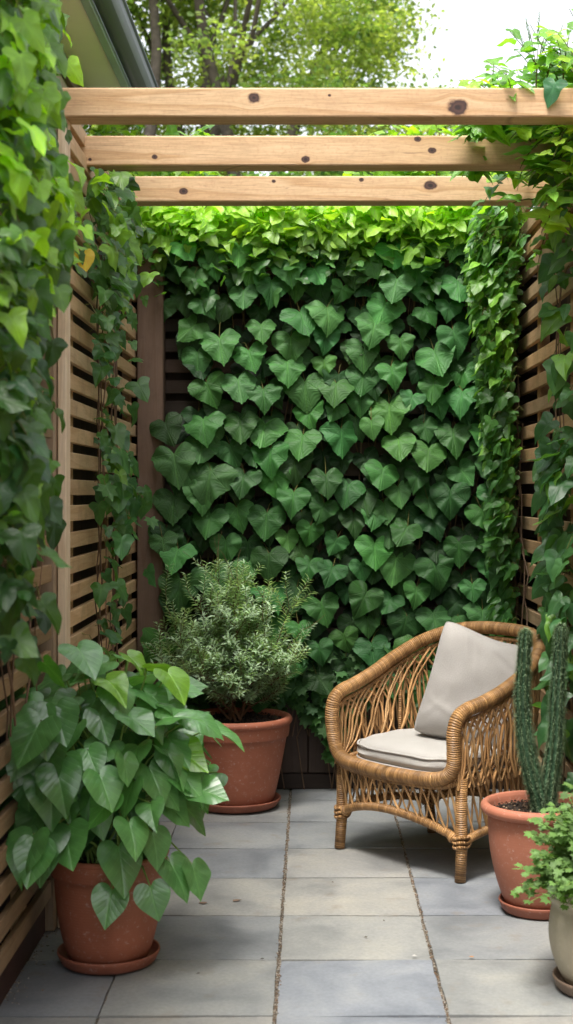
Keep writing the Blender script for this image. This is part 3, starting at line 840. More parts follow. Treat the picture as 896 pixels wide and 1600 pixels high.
# ------------------------------------------------------------------ trees beyond
def make_tree(name, label, loc, height, crown_c, crown_r, n_leaf, leaf_s, cols, seed, group=None, lean=0.0, trunk_r=0.16, forks=5, thin=None, nclump=120, clump_s=1.0):
    rnd = random.Random(seed)
    root = tag(empty(name, loc), label, 'tree', group)
    tm = MB()
    tips = []
    def grow(p, d, L, r, depth):
        pts = [p]; rr = [r]
        dd = d.copy()
        nseg = 5
        for i in range(nseg):
            dd = (dd + Vector((rnd.gauss(0, .10), rnd.gauss(0, .10), 0.05 + rnd.gauss(0, .05)))).normalized()
            pts.append(pts[-1] + dd * L / nseg); rr.append(r * (1 - 0.35 * (i + 1) / nseg))
        tm.tube(pts, rr, 7, cap=False)
        if depth <= 2: tips.extend(pts[1:] )
        if depth == 0 or r < 0.008 or (depth <= 3 and sum(((pts[-1][q_] - crown_c[q_]) / (crown_r[q_] * .9)) ** 2 for q_ in (0, 1, 2)) > 1 and pts[-1].z > crown_c[2] - crown_r[2] * .5):
            return
        for k in range(rnd.choice((2, 3, 3))):
            a = rnd.uniform(0, 2 * PI); sp = rnd.uniform(0.35, 0.8)
            side = Vector((math.cos(a), math.sin(a), 0))
            nd = (dd + side * sp).normalized()
            at = pts[-1] if k < 2 else pts[rnd.randint(2, 4)]
            grow(at, nd, L * rnd.uniform(.62, .85), rr[-1] * rnd.uniform(.6, .8), depth - 1)
    for k in range(forks):
        a = 2 * PI * k / forks + rnd.uniform(-.3, .3)
        grow(Vector((0, 0, 0)) + Vector((math.cos(a), math.sin(a), 0)) * trunk_r * .5, Vector((math.cos(a) * .38 + lean, math.sin(a) * .38, 1)).normalized(), height * .36, trunk_r, 4)
    tm.build('trunk', M_bark, root)
    cc = np.array(crown_c); cr = np.array(crown_r)
    tp = []
    while len(tp) < nclump:          # clumps through the crown, thinner where the limbs show
        v = RNG.normal(0, 1, 3); v /= np.linalg.norm(v); v *= RNG.uniform(.03, 1) ** .4
        q = cc + v * cr
        hole = noise.noise((q[0] * .55 + seed, q[1] * .4, q[2] * .6))
        if hole < -.22: continue
        if thin is not None and abs(q[0] - thin) < 1.3 and q[2] < 8.9 and q[1] < 1.2 and RNG.random() < .88: continue
        tp.append(q)
    tp = np.array(tp)
    # leaf clumps round the twig points
    ncl = len(tp)
    which = RNG.integers(0, ncl, n_leaf)
    off = RNG.normal(0, 1, (n_leaf, 3)) * np.array([.20, .20, .12]) * clump_s
    pos = tp[which] + off
    nr = RNG.normal(0, .6, (n_leaf, 3)) + np.array([0, 0, .8])
    tip = RNG.normal(0, 1, (n_leaf, 3)) + np.array([0, 0, -.4])
    clb = RNG.uniform(0, 1, ncl)[which]
    col = blend(cols[0], cols[1], clb * .8 + RNG.uniform(0, .3, n_leaf)) * np.exp(RNG.normal(0, .15, (n_leaf, 1)))
    place_leaves('crown', T_simple, pos, nr, tip, RNG.uniform(.7, 1.25, n_leaf) * leaf_s, col, M_leaf_tree, root)
    return root

make_tree('broadleaf_tree', 'big spreading tree behind the beams, soft pale green crown on several trunks', (-1.6, 22, 0), 14.5, (-.4, 0, 8.2), (3.8, 3.0, 4.8), 100000, .092,
          ((0.13, 0.23, 0.07), (0.36, 0.42, 0.11)), 5, 'trees beyond the fence', thin=.05, trunk_r=.23, forks=4, nclump=620, clump_s=1.25)
make_tree('broadleaf_tree', 'small rounded treetop peeping over the front beam, right of the big tree', (2.05, 24, 0), 6.6, (0, 0, 6.9), (.95, .9, 1.3), 8000, .09,
          ((0.09, 0.18, 0.06), (0.2, 0.28, 0.08)), 9, 'trees beyond the fence', trunk_r=.09, forks=3, nclump=45, clump_s=.9)
make_tree('broadleaf_tree', 'darker low tree seen in the gaps between the beams', (0.1, 15.5, 0), 4.6, (0, 0, 4.1), (2.6, 1.4, 1.15), 17000, .10,
          ((0.045, 0.12, 0.035), (0.12, 0.2, 0.045)), 12, 'trees beyond the fence', trunk_r=.09, forks=4)

# ================================================================== VINES
def stems_build(mb_, pts, r, col=(1, 1, 1)):
    mb_.tube(pts, r, 5, cap=False, col=col)

# --- heart-leaved vine on the back fence
vine = tag(empty('heart_leaf_vine', (0.1, YB, 0)), 'large heart-shaped dark green leaves covering the far fence', 'climbing vine')
pos, nr, tp_, sz, cl = [], [], [], [], []
Yv = YB - 0.05
def dens_ok(px, py):
    lft = 268 + 16 * math.sin(py * .013) + (14 if 480 < py < 760 else 0)
    if px < lft + 8: return random.random() < 0.03
    if px > 775: return False
    if py > 1090: return False
    return True
pts2 = []
tries = 0
def try_add(n, dmin, depth, smin, smax, bright):
    """poisson-ish placement on the fence plane, in metres"""
    global tries
    added = []
    for _ in range(n * 25):
        if len(added) >= n: break
        px = random.uniform(252, 772); py = random.uniform(395, 1085)
        if not dens_ok(px, py): continue
        p = P(px, py, Yv)
        if any((p.x - q[0]) ** 2 + ((p.z - q[1]) * 1.1) ** 2 < dmin ** 2 for q in added): continue
        added.append((p.x, p.z))
        s_ = random.uniform(smin, smax)
        pos.append((p.x, Yv - depth - random.uniform(0, .05), p.z + .03))
        nr.append((random.gauss(0, .18), -1, random.gauss(.42, .18)))
        tp_.append((random.gauss(0, .26 if random.random() < .88 else .6), -.25, -1))
        sz.append(s_)
        top = max(0, (p.z - 1.9) / .8) - max(0, (1.0 - p.z) / 1.2)  # lighter upward, darker downward: light falloff painted into the leaf colour
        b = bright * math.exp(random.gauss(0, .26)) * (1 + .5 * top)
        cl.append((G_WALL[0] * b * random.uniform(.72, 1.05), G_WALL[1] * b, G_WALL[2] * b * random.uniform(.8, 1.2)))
try_add(120, .115, 0.015, .105, .145, .16)  # deeper leaf layers coloured darker, painting in the shade between leaves
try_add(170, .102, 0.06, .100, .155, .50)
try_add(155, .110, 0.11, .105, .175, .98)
# the two or three leaves that cross the corner post
for (px, py, s_) in ((272, 708, .20), (254, 840, .12), (283, 905, .17), (330, 735, .21)):
    p = P(px, py, Yv - .15)
    pos.append(tuple(p)); nr.append((-.1, -1, .3)); tp_.append((random.uniform(-.2, .2), -.1, -1)); sz.append(s_); cl.append(tuple(c * .8 for c in G_MID))
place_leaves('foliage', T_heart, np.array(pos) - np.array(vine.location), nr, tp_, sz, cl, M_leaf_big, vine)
sm = MB()
L0 = Vector(vine.location)
for k in range(30):
    x = random.uniform(-.62, .86); pts = []
    for i in range(12):
        zz = 0.25 + 2.2 * i / 11
        pts.append(Vector((x + .06 * math.sin(i * .8 + k) + .03 * noise.noise((k, i * .5, 0)), YB - .025 - random.uniform(0, .02), zz)) - L0)
    stems_build(sm, pts, random.uniform(.002, .0045), tj(.3))
for i in range(len(pos)):          # petioles
    if i % 2: continue
    a = Vector(pos[i]); b = a + Vector((random.uniform(-.05, .05), .06 + random.uniform(0, .05), random.uniform(.03, .1)))
    if b.y > YB - .01: b.y = YB - .01
    sm.tube([a - L0, (a + b) / 2 - L0 + Vector((0, -.015, .015)), b - L0], .0014, 4, cap=False, col=(1.0, 1.5, .6))
sm.build('stems', M_stem, vine)

# --- small-leaved ground ivy at the foot of the fence
gi = tag(empty('ground_ivy', (0.1, YB - .1, 0)), 'small lobed leaves trailing low behind the rosemary pot and chair', 'ivy')
n = 1500
px = RNG.uniform(255, 800, n); yy = RNG.uniform(YB - .18, YB - .04, n)
lowlim = 1110 + 60 * np.abs(np.sin(px * .021)) * (np.abs(px - 480) < 70) + 25 * np.sin(px * .05)
py = 1010 + RNG.beta(1.2, 1.1, n) * (lowlim - 1010)
X = (px - 487) * yy / F; Z = H - (py - 770) * yy / F
pos = np.stack([X, yy, np.maximum(Z, .1)], 1) - np.array(gi.location)
nr = RNG.normal(0, .4, (n, 3)) + np.array([0, -1, .7]); tpd = RNG.normal(0, .6, (n, 3)) + np.array([0, -.2, -.7])
place_leaves('foliage', T_lobed, pos, nr, tpd, RNG.uniform(.035, .085, n), cvar(G_MID, n, .3) * .75, M_leaf_matt, gi)
sm = MB()
for k in range(24):
    x = random.uniform(-.6, .9) - .1
    stems_build(sm, [(x, .06, 0), (x + random.uniform(-.05, .05), .04, .25), (x + random.uniform(-.1, .1), .0, .5), (x + random.uniform(-.12, .12), -.02, .62)], .003)
sm.build('stems', M_stem, gi)

# --- bright leafy creeper spilling over the top of the back fence
ct = tag(empty('fence_top_creeper', (0.1, YB, 2.5)), 'bright yellow-green creeper heaped along the top of the far fence', 'climbing plant')
n = 5200
px = RNG.uniform(205, 800, n)
yy = YB + RNG.uniform(-.24, .55, n)
u = RNG.random(n)
ztop = 2.745 + .035 * np.sin(px * .035) + .03 * np.sin(px * .09 + 1) + .04 * RNG.random(n) + np.where(px > 690, .05, 0)
zlow = 2.46 - .30 * (yy < YB - .07) * RNG.random(n) ** 2
Z = zlow + (ztop - zlow) * np.sqrt(u)
X = (px - 487) * yy / F
pos = np.stack([X, yy, Z], 1) - np.array(ct.location)
nr = RNG.normal(0, .45, (n, 3)) + np.array([0, -.55, .85]); tpd = RNG.normal(0, .6, (n, 3)) + np.array([0, -.8, -.3])
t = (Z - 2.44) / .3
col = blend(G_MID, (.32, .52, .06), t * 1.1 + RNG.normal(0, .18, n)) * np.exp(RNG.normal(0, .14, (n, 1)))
place_leaves('foliage', T_ivy, pos, nr, tpd, RNG.uniform(.042, .095, n), np.clip(col, .01, .8), M_leaf_ivy, ct)
sm = MB()
for k in range(60):
    x = random.uniform(-.8, .85); y0 = random.uniform(-.1, .4); h_ = random.uniform(.15, .30)
    stems_build(sm, [(x, y0, -.06), (x + random.uniform(-.05, .05), y0 - .03, h_ * .5), (x + random.uniform(-.1, .1), y0 - random.uniform(0, .12), h_)], .0022, (1, 1.6, .7))
for k in range(40):          # thin hanging runners
    x = random.uniform(-.7, .85)
    stems_build(sm, [(x, -.10, .05), (x + random.uniform(-.02, .02), -.13, -.05), (x + random.uniform(-.04, .04), -.11, -.15 - random.random() * .18)], .0014, (1.2, 1.3, .9))
sm.build('stems', M_stem, ct)

# --- shrubs outside, over the back fence, filling the gaps between the beams
def shrub(name, label, cx, cy, zlo, zhi, rx, ry, n, s_, c1, c2, temps=T_ivy, mat=None):
    e = tag(empty(name, (cx, cy, 0)), label, 'shrub', 'shrubs rising behind the far fence')
    ncl = 70
    cen = np.stack([RNG.uniform(-rx, rx, ncl), RNG.uniform(-ry, ry, ncl), zlo + (zhi - zlo) * RNG.random(ncl) ** .8], 1)
    edge = 1 - (cen[:, 0] / rx) ** 2 * .45
    cen[:, 2] = zlo + (cen[:, 2] - zlo) * edge
    w = RNG.integers(0, ncl, n)
    p = cen[w] + RNG.normal(0, 1, (n, 3)) * np.array([.10, .10, .07])
    nr = RNG.normal(0, .5, (n, 3)) + np.array([0, -.3, 1]); tpd = RNG.normal(0, .7, (n, 3)) + np.array([0, -.3, -.2])
    col = blend(c1, c2, RNG.random(ncl)[w] * .7 + .4 * RNG.random(n))
    place_leaves('foliage', temps, p, nr, tpd, RNG.uniform(.6, 1.2, n) * s_, col, mat or M_leaf_ivy, e)
    sm = MB()
    for k in range(0, ncl, 2):
        c = cen[k]
        bx, by = random.uniform(-.15, .15) * rx, random.uniform(-.2, .2)
        sm.tube([(bx, by, 0), (bx * .6 + c[0] * .4, by * .5 + c[1] * .5, c[2] * .55), tuple(c)], [.014, .008, .003], 5, cap=False)
    sm.build('stems', M_stem, e)
shrub('garden_shrub', 'sunlit shrub rising behind the left end of the far fence', -.86, 7.55, 2.3, 3.36, .52, .3, 1700, .085, G_MID, G_YEL)
shrub('garden_shrub', 'sunlit shrub rising behind the right end of the far fence', .78, 7.55, 2.3, 3.34, .62, .3, 2000, .085, G_MID, G_YEL)
shrub('garden_shrub', 'deeper green shrub behind the middle of the far fence', 0.0, 8.6, 2.1, 3.02, 1.3, .4, 2000, .085, G_MID, G_LIGHT)

# --- ivy masses on the side walls
def ivy_mass(name, label, e_loc, side, n, prof, yrange, xprot, size, c_lo, c_hi, zsplit, temps, mat, seedrate=1.0, nstem=14, zmin=0, zmax=3, wallx=0, tint_v=.16, tipx=0.25, backlit=.9):
    """side=+1: grows on the left wall and leans to +x. prof(py)->(px_a,px_b,density 0..1)"""
    e = tag(empty(name, e_loc), label, 'ivy')
    pos, nr, tpd, sz, cl = [], [], [], [], []
    tot = 0
    while len(pos) < n and tot < n * 60:
        tot += 1
        Y = random.uniform(*yrange)
        prot = xprot * random.random() ** 0.7
        X = wallx + side * (0.01 + prot)
        Zw = random.uniform(zmin, zmax)
        px_ = 487 + X * F / Y; py_ = 770 + (H - Zw) * F / Y
        a, b, d = prof(py_)
        if not (a <= px_ <= b) and not (px_ > a and px_ < b + 34 and side > 0 and d > .2 and random.random() < .10): continue
        if random.random() > d: continue
        pos.append((X, Y, Zw))
        k = prot / xprot
        nr.append((side * (.55 + random.gauss(0, .4)), -.55 + random.gauss(0, .4), .55 + random.gauss(0, .35)))
        tpd.append((side * random.gauss(tipx, .35), random.gauss(-.15, .35), -1 + random.gauss(0, .25)))
        sz.append(random.uniform(*size))
        zf = min(1, max(0, (Zw - zsplit) / 1.3))
        if random.random() < backlit * (.10 + .9 * zf * zf) * (.25 + .75 * k * k):
            t = random.uniform(.55, 1.0)      # yellow-green leaf coloured as if backlit, likelier high up and outermost
        else:
            t = max(0, random.gauss(.06 + .16 * zf, .07))
        c = [a_ * (1 - t) + b_ * t for a_, b_ in zip(c_lo, c_hi)]
        v = math.exp(random.gauss(0, tint_v))
        cl.append([x_ * v for x_ in c])
    L = np.array(e_loc)
    place_leaves('foliage', temps, np.array(pos) - L, nr, tpd, sz, cl, mat, e)
    sm = MB()
    cands = [p for p in pos]
    for k in range(nstem):
        p0 = Vector(random.choice(cands))
        xb = wallx + side * .015
        zz = zmin; pts = []
        yk = p0.y
        z1 = min(zmax, 2.66, max(p0.z, zmin + .8)) if k % 3 else min(zmax, 2.66)
        m_ = 16
        for i in range(m_):
            zz = zmin + (z1 - zmin) * i / (m_ - 1)
            pts.append((xb + side * .03 * abs(noise.noise((k * 3.1, i * .4, 1))) - L[0], yk + .20 * noise.noise((k * 1.7, i * .3, 7)) - L[1], zz - L[2]))
        sm.tube(pts, random.uniform(.0018, .0045), 5, cap=False, col=tj(.3))
    for i in range(0, len(pos), 3):
        a = Vector(pos[i]); b = a + Vector((-side * random.uniform(.02, .05), random.uniform(-.03, .03), random.uniform(.0, .05)))
        if (b.x - wallx) * side < .01: b.x = wallx + side * .01
        sm.tube([a - Vector(L), (a + b) / 2 + Vector((0, 0, .02)) - Vector(L), b - Vector(L)], .0013, 4, cap=False, col=(.9, 1.5, .6))
    sm.build('stems', M_stem, e)
    return e

def interp(tab, y):
    if y <= tab[0][0]: return tab[0][1:]
    for a, b in zip(tab, tab[1:]):
        if y <= b[0]:
            t = (y - a[0]) / (b[0] - a[0])
            return tuple(p * (1 - t) + q * t for p, q in zip(a[1:], b[1:]))
    return tab[-1][1:]

tabL = [(-250, -400, 75, 1), (0, -400, 76, 1), (100, -400, 74, 1), (170, -400, 66, 1), (230, -400, 84, 1), (300, -400, 94, 1), (390, -400, 104, 1), (470, -400, 72, 1), (560, -400, 46, .9), (620, -400, 62, .95),
        (700, -400, 48, .9), (800, -400, 52, .9), (880, -400, 42, .8), (950, -400, 34, .5), (1020, -400, 40, .35), (1060, -400, 30, 0.06), (1061, -400, 30, 0)]
ivy_mass('climbing_ivy', 'thick near ivy on the left, glossy leaves hanging over the front beam end', (XL, 3.9, 0), 1, 1750, lambda y: interp(tabL, y), (2.9, 4.50), .22,
         (.045, .090), (0.022, 0.088, 0.025), (0.28, 0.52, 0.03), 1.05, T_ivy, M_leaf_ivy, nstem=26, zmin=.75, zmax=3.25, wallx=XL, tint_v=.22)
tabM = [(262, 130, 195, 0), (270, 132, 200, 1), (330, 137, 205, 1), (420, 140, 205, 1), (480, 145, 190, .6), (540, 150, 185, .22), (640, 150, 190, .25), (700, 152, 195, .2), (770, 150, 215, .5),
        (810, 155, 205, .3), (900, 155, 195, .22), (960, 150, 190, .2), (1020, 150, 190, .15), (1060, 150, 190, .1), (1061, 150, 190, 0)]
ivy_mass('climbing_ivy', 'airy far ivy strand climbing the left slats beside the brown corner post', (XL, 5.5, 0), 1, 330, lambda y: interp(tabM, y), (4.95, 6.2), .15,
         (.045, .095), (0.04, 0.125, 0.042), (0.20, 0.40, 0.045), 1.6, T_ivy + T_lobed[:1], M_leaf_ivy, nstem=9, zmin=.35, zmax=2.95, wallx=XL)
tabR = [(225, 800, 850, .1), (290, 775, 845, .6), (330, 745, 835, 1), (400, 737, 822, 1), (470, 742, 812, 1), (520, 752, 808, 1), (600, 756, 806, 1), (700, 762, 806, 1), (800, 768, 804, 1), (900, 774, 802, 1),
        (960, 776, 802, 1), (1000, 785, 800, .5), (1040, 792, 800, .2), (1080, 795, 800, 0)]
ivy_mass('climbing_ivy', 'dense column of small-leaved ivy in the far right corner behind the chair', (XR, 6.3, 0), -1, 2100, lambda y: interp(tabR, y), (6.32, 6.74), .30,
         (.040, .088), (0.05, 0.155, 0.045), (0.19, 0.40, 0.05), .9, T_ivy + T_long, M_leaf_ivy, nstem=9, zmin=.45, zmax=2.95, wallx=XR, tipx=.6)
tabS = [(150, 855, 940, .4), (260, 855, 940, .35), (340, 862, 940, .4), (460, 860, 905, .35), (560, 862, 905, .4), (640, 860, 905, .8), (760, 850, 905, .8), (860, 855, 905, .85), (960, 855, 905, .8),
        (1060, 862, 920, .8), (1150, 862, 920, .6), (1230, 870, 920, .5), (1260, 870, 920, 0)]
ivy_mass('climbing_ivy', 'sparse ivy trails hanging on the right slats at the picture edge', (XR, 5.4, 0), -1, 230, lambda y: interp(tabS, y), (4.95, 5.75), .11,
         (.055, .115), (0.045, 0.135, 0.05), (0.16, 0.34, 0.05), 1.4, T_ivy + T_long[:1], M_leaf_ivy, nstem=9, zmin=.2, zmax=2.95, wallx=XR, tipx=.4)

# --- leafy tangle over the right end of the beams, with upright sprigs
tr = tag(empty('pergola_creeper', (.85, 5.1, 2.7)), 'fresh green creeper with upright sprigs draped over the right beam ends', 'climbing plant')
pos, nr, tpd, sz, cl = [], [], [], [], []
sm = MB(); L0 = Vector(tr.location)
def spray(p0, d, L, nl, s_, c, curve=(0, 0, 0), temps='i'):
    pts = [Vector(p0)]
    dd = Vector(d).normalized()
    for i in range(8):
        dd = (dd + Vector(curve) * .12 + Vector((random.gauss(0, .05), random.gauss(0, .05), random.gauss(0, .05)))).normalized()
        pts.append(pts[-1] + dd * L / 8)
    sm.tube([p - L0 for p in pts], [.0035 - .0003 * i for i in range(9)], 5, cap=False, col=(.8, 1.5, .6))
    for k in range(nl):
        t = (k + .6) / nl * 8
        i = min(7, int(t)); p = pts[i].lerp(pts[i + 1], t - i)
        a = k * 2.4 + random.uniform(-.4, .4)
        side = Vector((math.cos(a), math.sin(a) * .7 - .2, .15))
        pos.append(tuple(p + side * .015)); nr.append((random.gauss(0, .3) - .1, -.5 + random.gauss(0, .3), 1))
        tpd.append(tuple(side + Vector((0, 0, -.35)))); sz.append(s_ * random.uniform(.7, 1.2) * (1 - .35 * k / nl))
        v = math.exp(random.gauss(0, .15)); cl.append([q * v for q in c])
for _ in range(80):     # above beam 1 on the right
    Y = random.uniform(4.62, 5.7)
    px_ = random.uniform(735, 985)
    base_py = 175
    p = P(px_, base_py, Y); p.z = 2.66
    hgt_ = max(.05, .04 + .33 * min(1, max(0, (px_ - 740) / 110))) * random.uniform(.5, 1.1) * (Y / 5)
    spray(p, (random.gauss(-.25, .3), random.gauss(-.1, .25), 1), hgt_, random.randint(7, 12), .095, random.choice([G_LIGHT, G_YEL, G_LIGHT, (0.13, .30, .06)]), (-.3, 0, -.35))
for (px_, py_, tx, ty) in ((772, 135, 765, 98), (838, 130, 835, 40), (850, 130, 882, 40), (880, 120, 893, 30)):
    p = P(px_, py_ + 8, 4.75); q = P(tx, ty, 4.75)
    spray(p, q - p, (q - p).length, 9, .06, G_LIGHT)
for _ in range(18):     # hanging among beam 2 and 3 ends
    Y = random.uniform(4.75, 5.85)
    X_ = random.uniform(.88, 1.02) if Y < 5.3 else random.uniform(.84, 1.0)
    p = Vector((X_, Y, random.uniform(2.55, 2.86)))
    spray(p, (random.uniform(-1, -.1), random.gauss(-.3, .3), random.gauss(-.1, .4)), random.uniform(.16, .34), random.randint(7, 11), .10, random.choice([G_LIGHT, G_YEL, G_MID, G_LIGHT]), (-.1, 0, -1.4))
for _ in range(10):     # the large leaves near (830,230)
    Y = random.uniform(4.7, 5.0)
    p = P(random.uniform(835, 905), random.uniform(195, 330), Y)
    spray(p, (random.uniform(-1, -.2), -.2, random.gauss(0, .3)), .14, 4, .13, random.choice([G_YEL, G_LIGHT]), (0, 0, -1))
p = P(868, 128, 4.56); pos.append(tuple(p)); nr.append((-.6, -1, .2)); tpd.append((-.35, 0, -1)); sz.append(.085); cl.append((.05, .17, .09))
Lc = np.array(L0)
place_leaves('foliage', T_ivy + T_long, np.array(pos) - Lc, nr, tpd, sz, cl, M_leaf_ivy, tr)
sm.build('stems', M_stem, tr)

# feathery upright flower sprig against the sky
fs = tag(empty('feathery_sprig', P(838, 120, 4.85)), 'tall feathery grey-green sprig standing against the white sky', 'sprig')
sm = MB(); pos, nr, tpd, sz, cl = [], [], [], [], []
o0 = Vector(fs.location)
for (tx, ty) in ((843, 22), (822, 30), (810, 52), (858, 48)):
    tgt = P(tx, ty, 4.85) - o0
    pts = [Vector((0, 0, -.15)), Vector((0, 0, .03)), tgt * .5 + Vector((.004, 0, .02)), tgt]
    sm.tube(pts, [.002, .0016, .0012, .0006], 5, cap=False, col=(.9, 1.4, .9))
    for i in range(46):
        t = .35 + .65 * i / 45; p = (tgt * .5).lerp(tgt, (t - .35) / .65)
        a = random.uniform(0, 6.28)
        pos.append(tuple(p)); tpd.append((math.cos(a), math.sin(a), .9)); nr.append((-math.cos(a), -math.sin(a), .6)); sz.append(.022 * (1.1 - t * .6)); cl.append((.14, .22, .16))
sm.build('stems', M_stem, fs)
place_leaves('foliage', T_needle, pos, nr, tpd, sz, cl, M_leaf_matt, fs)

# one yellow leaf hanging on the left ivy
yl = empty('yellow_leaf', P(131, 412, 4.3))
tag(yl, 'single yellow withered leaf caught in the left ivy', 'leaf')
place_leaves('blade', T_ovate[:1], [(0, 0, .035)], [(.3, -1, .2)], [(.1, 0, -1)], [.062], [(.72, .52, .09)], M_leaf_ivy, yl)

# ================================================================== POTS
def pot(name, label, group, loc, rim_r, h, base_r, mat, lip_h=.035, band_h=.0, bulge=0.0, inner=.02, saucer_r=None, soil_z=None, belly=None, saucer_mat=None, perlite=False):
    e = tag(empty(name, loc), label, 'plant pot', group)
    z0 = .018
    prof = []
    prof += [(0.001, z0), (base_r * .9, z0), (base_r, z0 + .006)]
    nseg = 14
    zt = h - lip_h - band_h
    r_top = rim_r * (.90 if band_h else .88)
    for i in range(1, nseg + 1):
        t = i / nseg
        r = base_r + (r_top - base_r) * (t ** (belly or .8))
        prof.append((r + bulge * math.sin(PI * t), z0 + .006 + (zt - z0 - .006) * t))
    if band_h:
        prof += [(r_top + .008, zt + .003), (r_top + .010, zt + .008), (r_top + .013, zt + band_h)]
        r_top += .013
    # rolled lip
    lr = lip_h / 2
    cx = rim_r - lr
    prof.append((r_top, h - lip_h + .001))
    for i in range(11):
        a = -PI / 2 + PI * i / 10
        prof.append((cx + lr * math.cos(a) * 1.0, h - lr + lr * math.sin(a)))
    prof += [(cx - inner * .6, h - .003), (cx - inner, h - .02), (cx - inner - .012, h - .11)]
    mb_ = MB(); mb_.lathe(prof, 72)
    mb_.build('body', mat, e)
    # soil: lumpy disc with crumbs
    sz_ = soil_z if soil_z is not None else h - .05
    rs_ = cx - inner - .003
    s = MB(); vs_ = [(0, 0, sz_ + .008)]; fs_ = []
    n_, m_ = 40, 8
    for j in range(1, m_ + 1):
        for k in range(n_):
            a = 2 * PI * k / n_; rr = rs_ * j / m_
            vs_.append((rr * math.cos(a), rr * math.sin(a), sz_ + .008 * noise.noise((rr * 30 * math.cos(a), rr * 30 * math.sin(a), 3)) + .006))
    for k in range(n_): fs_.append((0, 1 + k, 1 + (k + 1) % n_))
    for j in range(m_ - 1):
        for k in range(n_):
            a = 1 + j * n_ + k; b = 1 + j * n_ + (k + 1) % n_
            fs_.append((a, a + n_, b + n_, b))
    s.add(vs_, fs_, None, (1, 1, 1))
    for _ in range(700):
        a = random.uniform(0, 6.28); rr = rs_ * math.sqrt(random.random()) * .98
        c = random.choice([(1, 1, 1), (.6, .6, .6), (1.6, 1.4, 1.2), (2.4, 2.1, 1.8)])
        if perlite and random.random() < .22: c = (9, 8.5, 7.5)
        pebble(s, rr * math.cos(a), rr * math.sin(a), sz_ + .010 + random.uniform(0, .006), random.uniform(.002, .0065), c)
    s.build('soil', M_soil, e)
    if saucer_r:
        sm_ = MB()
        sp = [(0.001, .012), (saucer_r * .86, .012), (saucer_r * .92, .02), (saucer_r * .955, .036), (saucer_r * .975, .040), (saucer_r, .040), (saucer_r * 1.005, .035), (saucer_r * .985, .028),
              (saucer_r * .93, .010), (saucer_r * .88, .0035), (saucer_r * .5, .003), (.001, .003)]
        sm_.lathe(sp, 72)
        so = sm_.build('saucer', saucer_mat or M_saucer, e)
    return e

G_POT = 'terracotta pots on saucers'
pot('terracotta_pot', 'large terracotta pot with rolled rim holding the rosemary, against the far fence', G_POT, (-0.337, 6.38, .002), .252, .405, .165, M_terra, lip_h=.036, band_h=.055, saucer_r=.200, soil_z=.375)
pot('terracotta_pot', 'terracotta pot at front left holding the big glossy-leaved plant', G_POT, (-0.605, 4.26, .002), .180, .335, .118, M_terra, lip_h=.018, band_h=.05, bulge=.006, saucer_r=.152, belly=.72, soil_z=.30)
pot('terracotta_pot', 'paler terracotta pot at right holding the cactus', G_POT, (0.765, 4.78, .002), .198, .365, .112, M_terra2, lip_h=.038, band_h=0, bulge=.012, saucer_r=.137, belly=.72, inner=.01, soil_z=.322, perlite=True)
pot('cream_planter', 'cream glazed planter cut by the lower right picture edge', None, (0.816, 4.02, .002), .150, .290, .100, M_creampot, lip_h=.022, band_h=.02, bulge=.022, saucer_r=.135, belly=.62, soil_z=.255, saucer_mat=simple_mat('saucer_brown', (.20, .14, .10), .6))

# ------------------------------------------------------------------ broad-leaved glossy plant (front left)
gp_ = tag(empty('heart_leaf_houseplant', (-0.605, 4.26, .30)), 'bushy plant with big glossy heart-shaped leaves at front left', 'plant')
pos, nr, tpd, sz, cl = [], [], [], [], []
sm = MB()
def houseleaf(p, out, droop, s_, c, petiole=True):
    """p tip point of petiole relative to the empty"""
    out = Vector(out).normalized()
    n_ = Vector((out.x * (.2 + droop), out.y * (.2 + droop) - .15, 1.05 - droop * .55)) + Vector((random.gauss(0, .22), random.gauss(0, .22) - .12, random.gauss(0, .15)))
    t_ = out * (1 - droop * .75) + Vector((0, 0, -.12 - droop * 1.2)) + Vector((random.gauss(0, .18), random.gauss(0, .18), 0))
    pos.append(tuple(p)); nr.append(tuple(n_)); tpd.append(tuple(t_)); sz.append(s_)
    cl.append(c)
    if petiole:
        b = Vector((random.gauss(0, .035), random.gauss(0, .035), .0))
        mid = b.lerp(Vector(p), .55) + Vector((0, 0, .05 + .05 * random.random()))
        q1 = b.lerp(mid, .5) + Vector((0, 0, .02)); q2 = mid.lerp(Vector(p), .5) + Vector((0, 0, .012))
        sm.tube([b, q1, mid, q2, Vector(p)], [.0042, .0038, .0034, .003, .0024], 6, cap=False)
nl = 140
for i in range(nl):
    u_ = (i + .5) / nl
    th = i * 2.39996
    cz = 1 - 1.25 * u_                # 1 top .. -.25 low
    rr = math.sqrt(max(0, 1 - cz * cz)) if cz > 0 else 1 - .12 * abs(cz)
    k = random.uniform(.72, 1.04)
    out = Vector((math.cos(th), math.sin(th), 0))
    rad = .315 * k
    p = Vector((out.x * rr * rad, out.y * rr * rad, .255 + cz * .37 * k))
    p.x = max(p.x, -.19)
    if p.z < .06: p.z = .06 + random.uniform(-.04, .05)
    c = np.array((0.095, 0.255, 0.072)) * math.exp(random.gauss(0, .16))
    if random.random() < .08 and cz > .1: c = np.array((0.17, 0.36, 0.04)) * random.uniform(.8, 1.1)
    dr = min(.9, max(.02, .50 - cz * .55 + random.gauss(0, .24)))
    houseleaf(p, out + Vector((random.gauss(0, .55), random.gauss(0, .55) - .1, 0)), dr, random.uniform(.085, .130), tuple(c))
# inner smaller leaves, coloured darker to paint the shade inside the bush
for i in range(60):
    th = random.uniform(0, 6.28); out = Vector((math.cos(th), math.sin(th), 0)); r_ = random.uniform(.03, .18)
    houseleaf(Vector((out.x * r_, out.y * r_, random.uniform(.05, .45))), out, random.uniform(.2, .8), random.uniform(.07, .12), (0.04, .125, .04))
